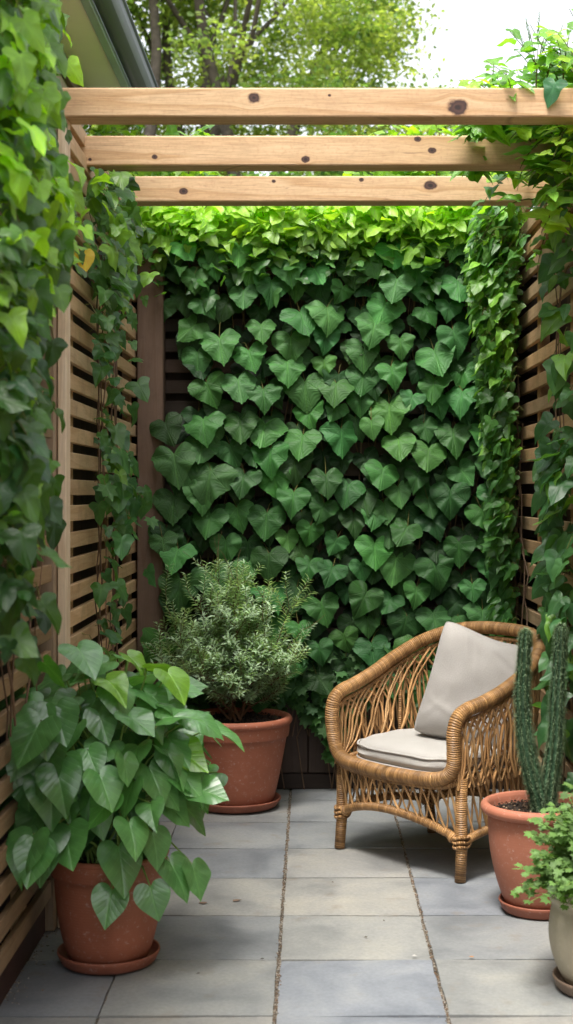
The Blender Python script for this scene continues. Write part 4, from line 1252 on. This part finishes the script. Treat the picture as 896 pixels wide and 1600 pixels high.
# leaves whose place is clear in the photo (px,py of the leaf base, dist)
for (px_, py_, s_, o_, dr, br) in ((35, 1085, .15, -1, .25, 0), (78, 1185, .14, -.3, .8, 0), (145, 1215, .15, .1, .85, 0), (185, 1322, .16, .2, .9, 0), (65, 1310, .15, -.2, .85, 0), (238, 1300, .12, .3, .9, 0),
                                   (265, 1345, .14, .6, .85, 0), (175, 1390, .12, .1, .95, 0), (235, 1385, .11, .1, .95, 0), (300, 1350, .12, .8, .7, 0), (285, 1205, .13, .8, .5, 0), (250, 1170, .15, .7, .3, 0),
                                   (300, 1120, .12, .9, .25, 0), (262, 1050, .13, .9, .1, 1), (165, 1060, .13, .3, .35, 1), (270, 1165, .15, 1, .35, 1), (120, 1010, .15, .5, .2, 0), (225, 1080, .12, .9, .2, 0), (20, 1215, .12, -.6, .7, 0)):
    Y = 4.26 - .22 * (1 - abs(o_) * .5)
    p = P(px_, py_, Y) - Vector(gp_.location)
    c = (0.17, .37, .035) if br else tuple(np.array((0.095, .255, .078)) * random.uniform(.9, 1.15))
    houseleaf(p, Vector((o_, -.55, 0)), dr * .8, s_ * .9, c)
for _ in range(22):      # reaching forward along the fence
    p = Vector((random.uniform(-.19, -.08), random.uniform(-.42, -.20), random.uniform(.12, .52)))
    houseleaf(p, Vector((random.uniform(-.6, .3), -1, 0)), random.uniform(.25, .75), random.uniform(.10, .145), tuple(np.array((0.075, .21, .06)) * random.uniform(.8, 1.15)))
place_leaves('foliage', T_ovate, pos, nr, tpd, sz, cl, M_leaf_glossy, gp_)
sm.build('stems', M_gstem, gp_)

# ------------------------------------------------------------------ rosemary-like shrub
rz = tag(empty('rosemary_bush', (-0.337, 6.38, .375)), 'grey-green needle-leaved bush on brown stems in the far pot', 'shrub')
sm = MB(); pos, nr, tpd, sz, cl = [], [], [], [], []
def twig(p, d, L, r, depth, rnd=random):
    pts = [p]; dd = d.copy(); nseg = 7
    for i in range(nseg):
        dd = (dd + Vector((rnd.gauss(0, .11), rnd.gauss(0, .11), .055))).normalized()
        pts.append(pts[-1] + dd * L / nseg)
    sm.tube(pts, [r * (1 - .5 * i / nseg) for i in range(nseg + 1)], 6 if r > .003 else 4, cap=False, col=(1, .85, .7) if r > .0022 else (1.1, 1.2, .8))
    if depth <= 1:
        nleaf = int(L / .0048)
        for k in range(nleaf):
            t = (k + .5) / nleaf * nseg
            if depth == 1 and t < .5: continue
            i = min(nseg - 1, int(t)); q = pts[i].lerp(pts[i + 1], t - i)
            ax = (pts[i + 1] - pts[i]).normalized()
            a = k * 2.2 + rnd.uniform(-.5, .5)
            s1 = ax.orthogonal().normalized(); s2 = ax.cross(s1)
            side = s1 * math.cos(a) + s2 * math.sin(a)
            td = ax * .75 + side * .8
            pos.append(tuple(q)); tpd.append(tuple(td)); nr.append(tuple(side * -.5 + ax * .8 + Vector((0, 0, .35))))
            sz.append(rnd.uniform(.023, .040)); tt = k / nleaf
            v = math.exp(rnd.gauss(0, .2)) * (1 + .35 * tt)
            cl.append((.245 * v, .335 * v, .23 * v))
    if depth > 0:
        for k in range({3: 6, 2: 6, 1: 5}[depth]):
            i = rnd.randint(2, nseg)
            s1 = dd.orthogonal().normalized(); s1.rotate(Matrix.Rotation(rnd.uniform(0, 6.28), 3, dd))
            nd = (dd * .9 + s1 * rnd.uniform(.45, .95) + Vector((0, 0, .12))).normalized()
            twig(pts[i], nd, L * rnd.uniform(.45, .72), r * .55, depth - 1)
for k, (dx, dy, L) in enumerate(((-.62, -.1, .30), (.68, -.05, .31), (-.12, .1, .34), (.15, -.3, .31), (-.35, .3, .30), (.35, .35, .30), (.0, -.05, .40), (-.85, .1, .30), (.85, .2, .30), (-.5, -.45, .29), (.5, -.4, .30), (-.2, -.1, .40))):
    twig(Vector((random.uniform(-.03, .03), random.uniform(-.03, .03), -.01)), Vector((dx, dy, 1)).normalized(), L * .80, .0070, 3)
for (tx, ty, tz) in ((-.42, -.05, .36), (-.39, .05, .50), (-.36, -.12, .27), (-.22, .0, .58), (-.09, .02, .69), (-.05, -.08, .62), (.08, .0, .56), (.20, -.05, .52), (.29, .0, .50), (.31, .05, .40), (.30, -.1, .33), (-.30, -.1, .42), (.02, .1, .60), (.14, .1, .60), (-.15, .1, .60)):
    t_ = Vector((tx, ty, tz))
    twig(t_ * .52, (t_ * .5 + Vector((0, 0, .03))).normalized(), t_.length * .46, .0026, 1)
P_ = np.array(pos)
keep = (P_[:, 2] < .72) & (P_[:, 0] < .35) & (P_[:, 0] > -.46) & (P_[:, 1] < .30)
place_leaves('foliage', T_needle, P_[keep], np.array(nr)[keep], np.array(tpd)[keep], np.array(sz)[keep], np.array(cl)[keep], M_leaf_matt, rz)
sm.build('stems', M_stem, rz)

# ------------------------------------------------------------------ cactus
ca = tag(empty('column_cactus', (0.765, 4.78, .322)), 'tall two-armed spiny columnar cactus in the right-hand pot', 'cactus')
def cactus_col(path, r0, name):
    path = [Vector(p) for p in path]
    # resample smoothly
    pts = []
    m_ = len(path)
    for i in range(m_ - 1):
        p0, p1, p2, p3 = path[max(i - 1, 0)], path[i], path[i + 1], path[min(i + 2, m_ - 1)]
        for k in range(12):
            t = k / 12
            pts.append(0.5 * ((2 * p1) + (p2 - p0) * t + (2 * p0 - 5 * p1 + 4 * p2 - p3) * t * t + (3 * p1 - p0 - 3 * p2 + p3) * t ** 3))
    pts.append(path[-1])
    ribs = 9; n_ = ribs * 4
    vs_, fs_ = [], []
    M_ = len(pts)
    nrm = Vector((1, 0, 0))
    sp = MB()
    for i, p in enumerate(pts):
        t = (pts[min(i + 1, M_ - 1)] - pts[max(i - 1, 0)]).normalized()
        nrm = (nrm - t * nrm.dot(t)).normalized(); bi = t.cross(nrm)
        u_ = i / (M_ - 1)
        r = r0 * (1 - .38 * u_ ** 1.5) * min(1, .75 + u_ * 3) * (1 if u_ < .93 else math.sqrt(max(.02, 1 - ((u_ - .93) / .07) ** 2)))
        for k in range(n_):
            a = 2 * PI * k / n_
            rr = r * (.83 + .15 * (.5 + .5 * math.cos(a * ribs)) ** .7)
            rr *= 1 + .03 * math.sin(i * 1.9 + k)
            vs_.append(p + (nrm * math.cos(a) + bi * math.sin(a)) * rr)
        for q in range(ribs):
            a = 2 * PI * q / ribs
            for rep in range(5):
                b = p + t * random.uniform(-.004, .004) + (nrm * math.cos(a) + bi * math.sin(a)) * r * 1.0
                for s_ in range(5):
                    d = (nrm * math.cos(a + random.gauss(0, .6)) + bi * math.sin(a + random.gauss(0, .6)) + t * random.gauss(.15, .5)).normalized()
                    L = random.uniform(.008, .019)
                    w = t.cross(d).normalized() * .0012
                    sp.add([b - w, b + w, b + d * L], [(0, 1, 2)])
    for i in range(M_ - 1):
        for k in range(n_):
            fs_.append((i * n_ + k, i * n_ + (k + 1) % n_, (i + 1) * n_ + (k + 1) % n_, (i + 1) * n_ + k))
    fs_.append(tuple((M_ - 1) * n_ + k for k in range(n_)))
    mb_ = MB(); mb_.add(vs_, fs_)
    o = mb_.build(name, M_cactus, ca)
    s_o = sp.build('spines', M_spine, o, smooth=False)
    return o
o = Vector(ca.location)
base = Vector((.012, -.01, -.01))
def cp_(px_, py_, Y=4.77): return P(px_, py_, Y) - o
cactus_col([base, cp_(833, 1215), cp_(822, 1160), cp_(817, 1095), cp_(819, 1035), cp_(822, 985)], .0285, 'stem')
cactus_col([base + Vector((.012, .006, .03)), cp_(861, 1218), cp_(868, 1160), cp_(871, 1095), cp_(875, 1030), cp_(877, 977)], .027, 'arm')

# ------------------------------------------------------------------ leafy plant in the cream planter
lp = tag(empty('leafy_potplant', (0.816, 4.02, .27)), 'bright green lobed-leaf bushy plant overflowing the cream planter', 'plant')
sm = MB(); pos, nr, tpd, sz, cl = [], [], [], [], []
for k in range(230):
    u_ = random.random(); th = random.uniform(0, 6.28)
    el = math.asin(random.uniform(-.12, 1))
    d = Vector((math.cos(th) * math.cos(el), math.sin(th) * math.cos(el), math.sin(el)))
    tipp = Vector((d.x * .225, d.y * .225, .03 + d.z * .27)) * random.uniform(.75, 1.06)
    if tipp.x > .14: tipp.x = .14 - random.random() * .1
    b = Vector((random.gauss(0, .03), random.gauss(0, .03), -.02))
    mid = b.lerp(tipp, .5) + Vector((0, 0, .05))
    sm.tube([b, mid, tipp], [.0025, .002, .0012], 5, cap=False)
    for j in range(13):
        t = .3 + .7 * j / 12
        q = (b.lerp(mid, t * 2) if t < .5 else mid.lerp(tipp, t * 2 - 1))
        a = j * 2.4 + random.random()
        sd_ = Vector((math.cos(a), math.sin(a), .2))
        pos.append(tuple(q + sd_ * .012)); nr.append((random.gauss(0, .3), -.3 + random.gauss(0, .3), 1)); tpd.append(tuple(sd_ * .8 + d * .7 + Vector((0, 0, -.2))))
        sz.append(random.uniform(.018, .036)); v = math.exp(random.gauss(0, .2)) * (.75 + .5 * t)
        cl.append((.10 * v, .185 * v, .052 * v))
place_leaves('foliage', T_lobed, pos, nr, tpd, sz, cl, M_leaf_matt, lp)
sm.build('stems', M_gstem, lp)

# ================================================================== WICKER ARMCHAIR
pL = Vector((0.121, 5.625)); pR = Vector((0.539, 5.135))
mid2 = (pL + pR) / 2
rz_ = math.atan2(pR.y - pL.y, pR.x - pL.x)
ch = tag(empty('wicker_armchair', (mid2.x, mid2.y, .002), rz_), 'honey-brown wicker armchair with rounded back on the stone patio', 'armchair')

def crom(ps, k=8):
    ps = [Vector(p) for p in ps]; out = []
    m_ = len(ps)
    for i in range(m_ - 1):
        p0, p1, p2, p3 = ps[max(i - 1, 0)], ps[i], ps[i + 1], ps[min(i + 2, m_ - 1)]
        for j in range(k):
            t = j / k
            out.append(0.5 * ((2 * p1) + (p2 - p0) * t + (2 * p0 - 5 * p1 + 4 * p2 - p3) * t * t + (3 * p1 - p0 - 3 * p2 + p3) * t ** 3))
    out.append(ps[-1]); return out
def mirror(ps): return [(-p[0], p[1], p[2]) for p in ps]

half_top = [(0, .575, .850), (.13, .565, .846), (.235, .520, .828), (.315, .430, .785), (.350, .310, .725), (.352, .190, .670), (.345, .080, .634), (.338, .015, .618), (.333, -.030, .590), (.330, -.048, .535),
            (.328, -.045, .470), (.318, -.040, .410), (.280, -.045, .372), (.20, -.056, .357), (0, -.066, .350)]
full = [tuple(p) for p in reversed(mirror(half_top))][0:-1] + half_top    # seat-front centre -> left up -> back -> right -> seat-front centre
loop = crom(full, 8)[:-1]
fr = MB(); fr.tube(loop, .0265, 14, closed=True)
fr.build('frame', M_rattan, ch)
# top rail path param helper (right half and left half)
top_r = crom(half_top[:9], 12)
top_l = crom(mirror(half_top[:9]), 12)
def at_xy(side, y_or_t):
    pts = top_r if side > 0 else top_l
    return pts[int(round(y_or_t * (len(pts) - 1)))]
# seat ring
ring_half = [(0, .50, .365), (.14, .485, .365), (.245, .43, .365), (.300, .33, .365), (.315, .18, .362), (.318, .05, .358), (.31, -.02, .352), (.24, -.045, .335), (0, -.056, .322)]
ring = crom([tuple(p) for p in reversed(mirror(ring_half))][:-1] + ring_half, 8)[:-1]
sr = MB(); sr.tube(ring, .0125, 10, closed=True); sr.build('seat_rail', M_rattan, ch)
seat = MB()
vs_ = [Vector((0, .2, .362))] + [p * 1.0 for p in ring]
seat.add(vs_, [(0, 1 + i, 1 + (i + 1) % len(ring)) for i in range(len(ring))])
seat.build('seat_deck', M_cane, ch)
# inner thin rails under the thick top
ir = MB()
def under(pts, dz, inn):
    out = []
    for p in pts:
        c = Vector((0, .22, p.z)); d = (c - p); d.z = 0
        out.append(p + d.normalized() * inn + Vector((0, 0, dz)))
    return out
ul = under(top_l, -.040, .004); ur = under(top_r, -.040, .004)
ir.tube(list(reversed(ul))[4:-1] + ur[:-4], .0085, 8)
ir.build('inner_rail', M_rattan, ch)

# lattice: crossing wavy canes between two rails
def lattice(name, topf, botf, n, rad, cross, wob, inset=0.0, passes=(1, -1), seed=0):
    rnd = random.Random(seed); mb_ = MB()
    for sgn in passes:
        for i in range(n):
            t0 = (i + .5) / n
            t1 = t0 + sgn * cross * rnd.uniform(.7, 1.25)
            if t1 < 0 or t1 > 1: t1 = min(1, max(0, t1)); 
            a = topf(t0); b = botf(t1)
            pts = []
            c0 = Vector((0, .22, 0))
            for k in range(9):
                u_ = k / 8
                tt = t0 + (t1 - t0) * (u_ + wob * math.sin(u_ * 2 * PI * 1.0 + rnd.uniform(-.3, .3)) * .5)
                tt = min(1, max(0, tt))
                A = topf(tt); B = botf(tt)
                p = A.lerp(B, u_)
                d = (p - c0); d.z = 0
                if d.length > 1e-6: p = p + d.normalized() * (sgn * .0035 + rnd.uniform(-.002, .002) + inset)
                pts.append(p)
            mb_.tube(pts, rad * rnd.uniform(.8, 1.15), 6, cap=False, col=tj(.16))
    return mb_.build(name, M_cane, ch)

def poly(pts):
    pts = [Vector(p) for p in pts]
    d = [0]
    for a, b in zip(pts, pts[1:]): d.append(d[-1] + (b - a).length)
    tot = d[-1]
    def f(t):
        s_ = min(1, max(0, t)) * tot
        for i in range(len(pts) - 1):
            if s_ <= d[i + 1] + 1e-9:
                return pts[i].lerp(pts[i + 1], (s_ - d[i]) / max(1e-9, d[i + 1] - d[i]))
        return pts[-1].copy()
    return f
# upper: from the top rail to the seat ring (all round except the front)
topline = list(reversed(ul))[6:-1] + ur[:-6]
ring_back_half = crom(ring_half[:7], 10)
botline = [Vector((-p.x, p.y, p.z)) for p in reversed(ring_back_half)][:-1] + ring_back_half
lattice('lattice', poly(topline), poly(botline), 38, .0043, .125, .25, seed=2)
# rear uprights
up = MB()
for t in (.22, .38, .5, .62, .78):
    a = poly(topline)(t); b = poly(botline)(t)
    up.tube([a + (b - a) * k / 5 for k in range(6)], .0075, 8)
up.build('uprights', M_rattan, ch)

# outer skin canes on the sides: from the arm down to the lower stretcher (dense on the outer face)
legs = {'fl': (-.322, 0.0), 'fr': (.322, 0.0), 'bl': (-.275, .44), 'br': (.275, .44)}
for k, (lx, ly) in legs.items():
    l_ = MB()
    topz = .37 if k[0] == 'f' else .40
    sgn = -1 if lx < 0 else 1
    l_.tube([(lx + sgn * .004, ly + (-.010 if k[0] == 'f' else .02), 0), (lx + sgn * .002, ly, .12), (lx, ly, .25), (lx, ly, topz)], [.0205, .0215, .022, .023], 14)
    # thick binding where the stretcher meets
    for zz in (.125, .142, .159):
        l_.tube([(lx + .027 * math.cos(a * PI / 8), ly + .027 * math.sin(a * PI / 8), zz + .004 * math.sin(a)) for a in range(16)], .0065, 6, closed=True)
    lo = l_.build('leg', M_rattan, ch)
    fm = MB(); fm.lathe([(.001, 0), (.017, 0), (.0195, .003), (.0195, .012), (.001, .012)], 16, (lx + sgn * .004, ly + (-.010 if k[0] == 'f' else .02), -.001))
    fm.build('foot_cap', simple_mat('foot_rubber', (.03, .025, .02), .7), lo)

def arch(p, q, z0, z1, bow):
    p = Vector((*p, z0)); q = Vector((*q, z0)); out = []
    nrm = Vector(((q - p).y, -(q - p).x, 0)).normalized()
    for i in range(21):
        t = i / 20
        s_ = math.sin(PI * t) ** .75
        r_ = p.lerp(q, t); r_.z = z0 + (z1 - z0) * s_
        r_ += nrm * bow * math.sin(PI * t)
        out.append(r_)
    return out
archs = [arch(legs['fl'], legs['fr'], .140, .212, .05), arch(legs['fr'], legs['br'], .135, .170, .02), arch(legs['bl'], legs['fl'], .135, .170, .02), arch(legs['br'], legs['bl'], .135, .200, .03)]
for i, a in enumerate(archs):
    s_ = MB(); s_.tube(a, .0165, 12)
    for e_ in (a[1], a[-2]):      # knob of the bound end
        d = (a[1] - a[0]).normalized() if e_ is a[1] else (a[-1] - a[-2]).normalized()
        s_.tube([e_ + d * (.010 * (k - 2)) + Vector((0, 0, -.004)) for k in range(5)], [.014, .021, .0235, .021, .014], 10)
    s_.build('stretcher', M_rattan, ch)
def ringpart(a, b):
    return [Vector(p) for p in (a, b)]
front_top = crom([(-.31, -.02, .352), (-.24, -.045, .335), (0, -.056, .322), (.24, -.045, .335), (.31, -.02, .352)], 8)
lattice('front_lattice', poly([p + Vector((0, 0, -.008)) for p in front_top]), poly(archs[0]), 15, .0046, .075, .12, seed=4)
rs_top = [Vector(p) for p in ring_back_half if p.x > .2 and p.y < .44]
rs_top = list(reversed(rs_top))
# outer side skin: arm -> stretcher
arm_r = [p for p in ur if p.y < .46 and p.x > .2][::-1]
arm_l = [Vector((-p.x, p.y, p.z)) for p in arm_r]
for (arm_, ar_, rt, nm) in ((arm_r, archs[1], rs_top, 'side_lattice'), (arm_l, list(reversed(archs[2])), [Vector((-p.x, p.y, p.z)) for p in rs_top], 'side_lattice')):
    lattice(nm, poly(rt), poly(ar_), 12, .0046, .10, .12, seed=6)
    lattice(nm, poly(arm_), poly([p + Vector((0.012 if p.x > 0 else -0.012, 0, -.02)) for p in rt]), 17, .0046, .15, .25, inset=.014, seed=8)
lattice('back_lattice', poly([Vector((.27, .44, .365)), Vector((0, .50, .365)), Vector((-.27, .44, .365))]), poly(archs[3]), 17, .0046, .06, .3, seed=9)

# ------------------------------------------------------------------ seat cushion
def wrinkle(p, a=.004, f=9):
    return a * noise.noise((p[0] * f, p[1] * f, p[2] * f + 5)) + a * .5 * noise.noise((p[0] * f * 2.3, p[1] * f * 2.3, 1))
sc_m = MB()
outl = []
n_ = 96
ctr = Vector((0, .215))
for k in range(n_):
    a = 2 * PI * k / n_
    # D shape: wide square-ish front, rounded back
    ex = 3.4 if math.sin(a) < 0 else 2.5
    cx_ = math.copysign(abs(math.cos(a)) ** (2 / ex), math.cos(a)); sy_ = math.copysign(abs(math.sin(a)) ** (2 / ex), math.sin(a))
    outl.append(Vector((cx_ * .292, ctr.y + sy_ * .262)))
ZC, TH = .366, .072
layers = []
for (s_, z_) in ((0.0, 0), (.5, 0), (.88, .0), (.965, .008), (.99, .020), (1.0, .0245), (.995, .029), (.985, .040), (.955, .054), (.90, .063), (.78, .071), (.6, .076), (.4, .079), (.2, .080), (0.0, .080)):
    layers.append((s_, z_))
vs_, uvs_, fs_ = [], [], []
for (s_, z_) in layers:
    z_ *= 1.2
    for k in range(n_):
        p = ctr + (outl[k] - ctr) * max(s_, .001)
        zz = ZC + z_
        if z_ > .03:
            zz += wrinkle((p.x, p.y, 0), .006, 7) + .004 * math.sin(k * .55) * (s_ > .9)
            zz -= .016 * math.exp(-((p.x - .06) ** 2 + (p.y - .26) ** 2) / .02)
        vs_.append((p.x, p.y, zz)); uvs_.append((p.x, p.y + z_ * 1.2))
for j in range(len(layers) - 1):
    for k in range(n_):
        fs_.append((j * n_ + k, j * n_ + (k + 1) % n_, (j + 1) * n_ + (k + 1) % n_, (j + 1) * n_ + k))
sc_m.add(vs_, fs_, uvs_)
cu = empty('seat_cushion', ch.location + Vector((0, 0, 0)), rz_)
tag(cu, 'flat round-fronted pale grey seat cushion with piping on the armchair', 'cushion')
sc_m.build('cover', M_fabric2, cu)
pip = MB()
pip.tube([Vector((ctr.x + (o_.x - ctr.x) * .988, ctr.y + (o_.y - ctr.y) * .988, ZC + .058 + .002 * math.sin(i * .7))) for i, o_ in enumerate(outl)], .0042, 8, closed=True)
pip.tube([Vector((ctr.x + (o_.x - ctr.x) * .992, ctr.y + (o_.y - ctr.y) * .992, ZC + .008)) for i, o_ in enumerate(outl)], .0038, 8, closed=True)
pip.build('piping', M_fabric2, cu)

# ------------------------------------------------------------------ back pillow
pc_ = P(750, 1077, 5.50)
pil = tag(empty('scatter_pillow', pc_), 'plump square grey linen pillow leaning in the armchair', 'pillow')
def pillow(mb_, W, Hh, T, n=44):
    for side in (1, -1):
        vs_, uvs_, fs_ = [], [], []
        for j in range(n + 1):
            for i in range(n + 1):
                u = 2 * i / n - 1; v = 2 * j / n - 1
                pin = 1 - .05 * (1 - v * v) ** 1.0 * abs(u) ** 2
                pin2 = 1 - .05 * (1 - u * u) ** 1.0 * abs(v) ** 2
                rc = 1 - .055 * abs(u * v) ** 6
                x = u * W / 2 * pin * rc; z = v * Hh / 2 * pin2 * rc
                th = T / 2 * ((1 - u ** 4) * (1 - v ** 4)) ** .38 * (1 - .12 * (u * u + v * v))
                wr = .013 * noise.noise((u * 2.0, v * 2.0, side * 3)) * (1 - max(abs(u), abs(v)) ** 6)
                # soft radiating folds near corners and sides
                wr += .005 * math.sin((u - v) * 8 + 2 * noise.noise((u * 2, v * 2, 0))) * (abs(u * v)) * (1 - max(abs(u), abs(v)) ** 4)
                dent = -.022 * math.exp(-((u - .15) ** 2 / .5 + (v - 1.0) ** 2 / .10)) * 1.0
                ridge_ = sum(.7 * a_ * math.exp(-((u * c_ + v * s__ - o_) / w_) ** 2) * math.exp(-((-u * s__ + v * c_ - q_) / l_) ** 2)
                             for a_, c_, s__, o_, w_, q_, l_ in ((.010, .94, .34, -.15, .055, .75, .35), (-.008, .94, .34, .0, .06, .7, .3), (.008, .3, .95, -.62, .05, .2, .5), (.009, .71, -.71, -.1, .05, -1.0, .3), (-.007, .5, .87, .62, .05, -.1, .35)))
                wr += ridge_ * (1 - max(abs(u), abs(v)) ** 6)
                vs_.append((x, -side * (th + wr), z + dent * (abs(v) > 0)))
                uvs_.append((x, z))
        for j in range(n):
            for i in range(n):
                a = j * (n + 1) + i
                f = (a, a + 1, a + n + 2, a + n + 1)
                fs_.append(f if side > 0 else f[::-1])
        mb_.add(vs_, fs_, uvs_)
pm_ = MB(); pillow(pm_, .42, .46, .20)
po_ = pm_.build('cover', M_fabric, pil)
# face the sitter's front but turned a little to the camera; lean back and roll clockwise
pil.rotation_euler = (Matrix.Rotation(rz_ + R(34), 3, 'Z') @ Matrix.Rotation(R(-15), 3, 'X') @ Matrix.Rotation(R(14), 3, 'Y')).to_euler()
pe = MB()
ed = []
for t in range(160):
    s_ = t / 40; q = int(s_); f_ = (s_ - q) * 2 - 1
    u, v = [(f_, -1), (1, f_), (-f_, 1), (-1, -f_)][q]
    dent = -.022 * math.exp(-((u - .15) ** 2 / .5 + (v - 1.0) ** 2 / .10))
    ed.append(Vector((u * .21 * (1 - .05 * (1 - v * v) * abs(u) ** 2) * (1 - .055 * abs(u * v) ** 6), 0, v * .23 * (1 - .05 * (1 - u * u) * abs(v) ** 2) * (1 - .055 * abs(u * v) ** 6) + dent)))
pe.tube(ed, .0028, 6, closed=True)
pe.build('seam', M_fabric, pil)
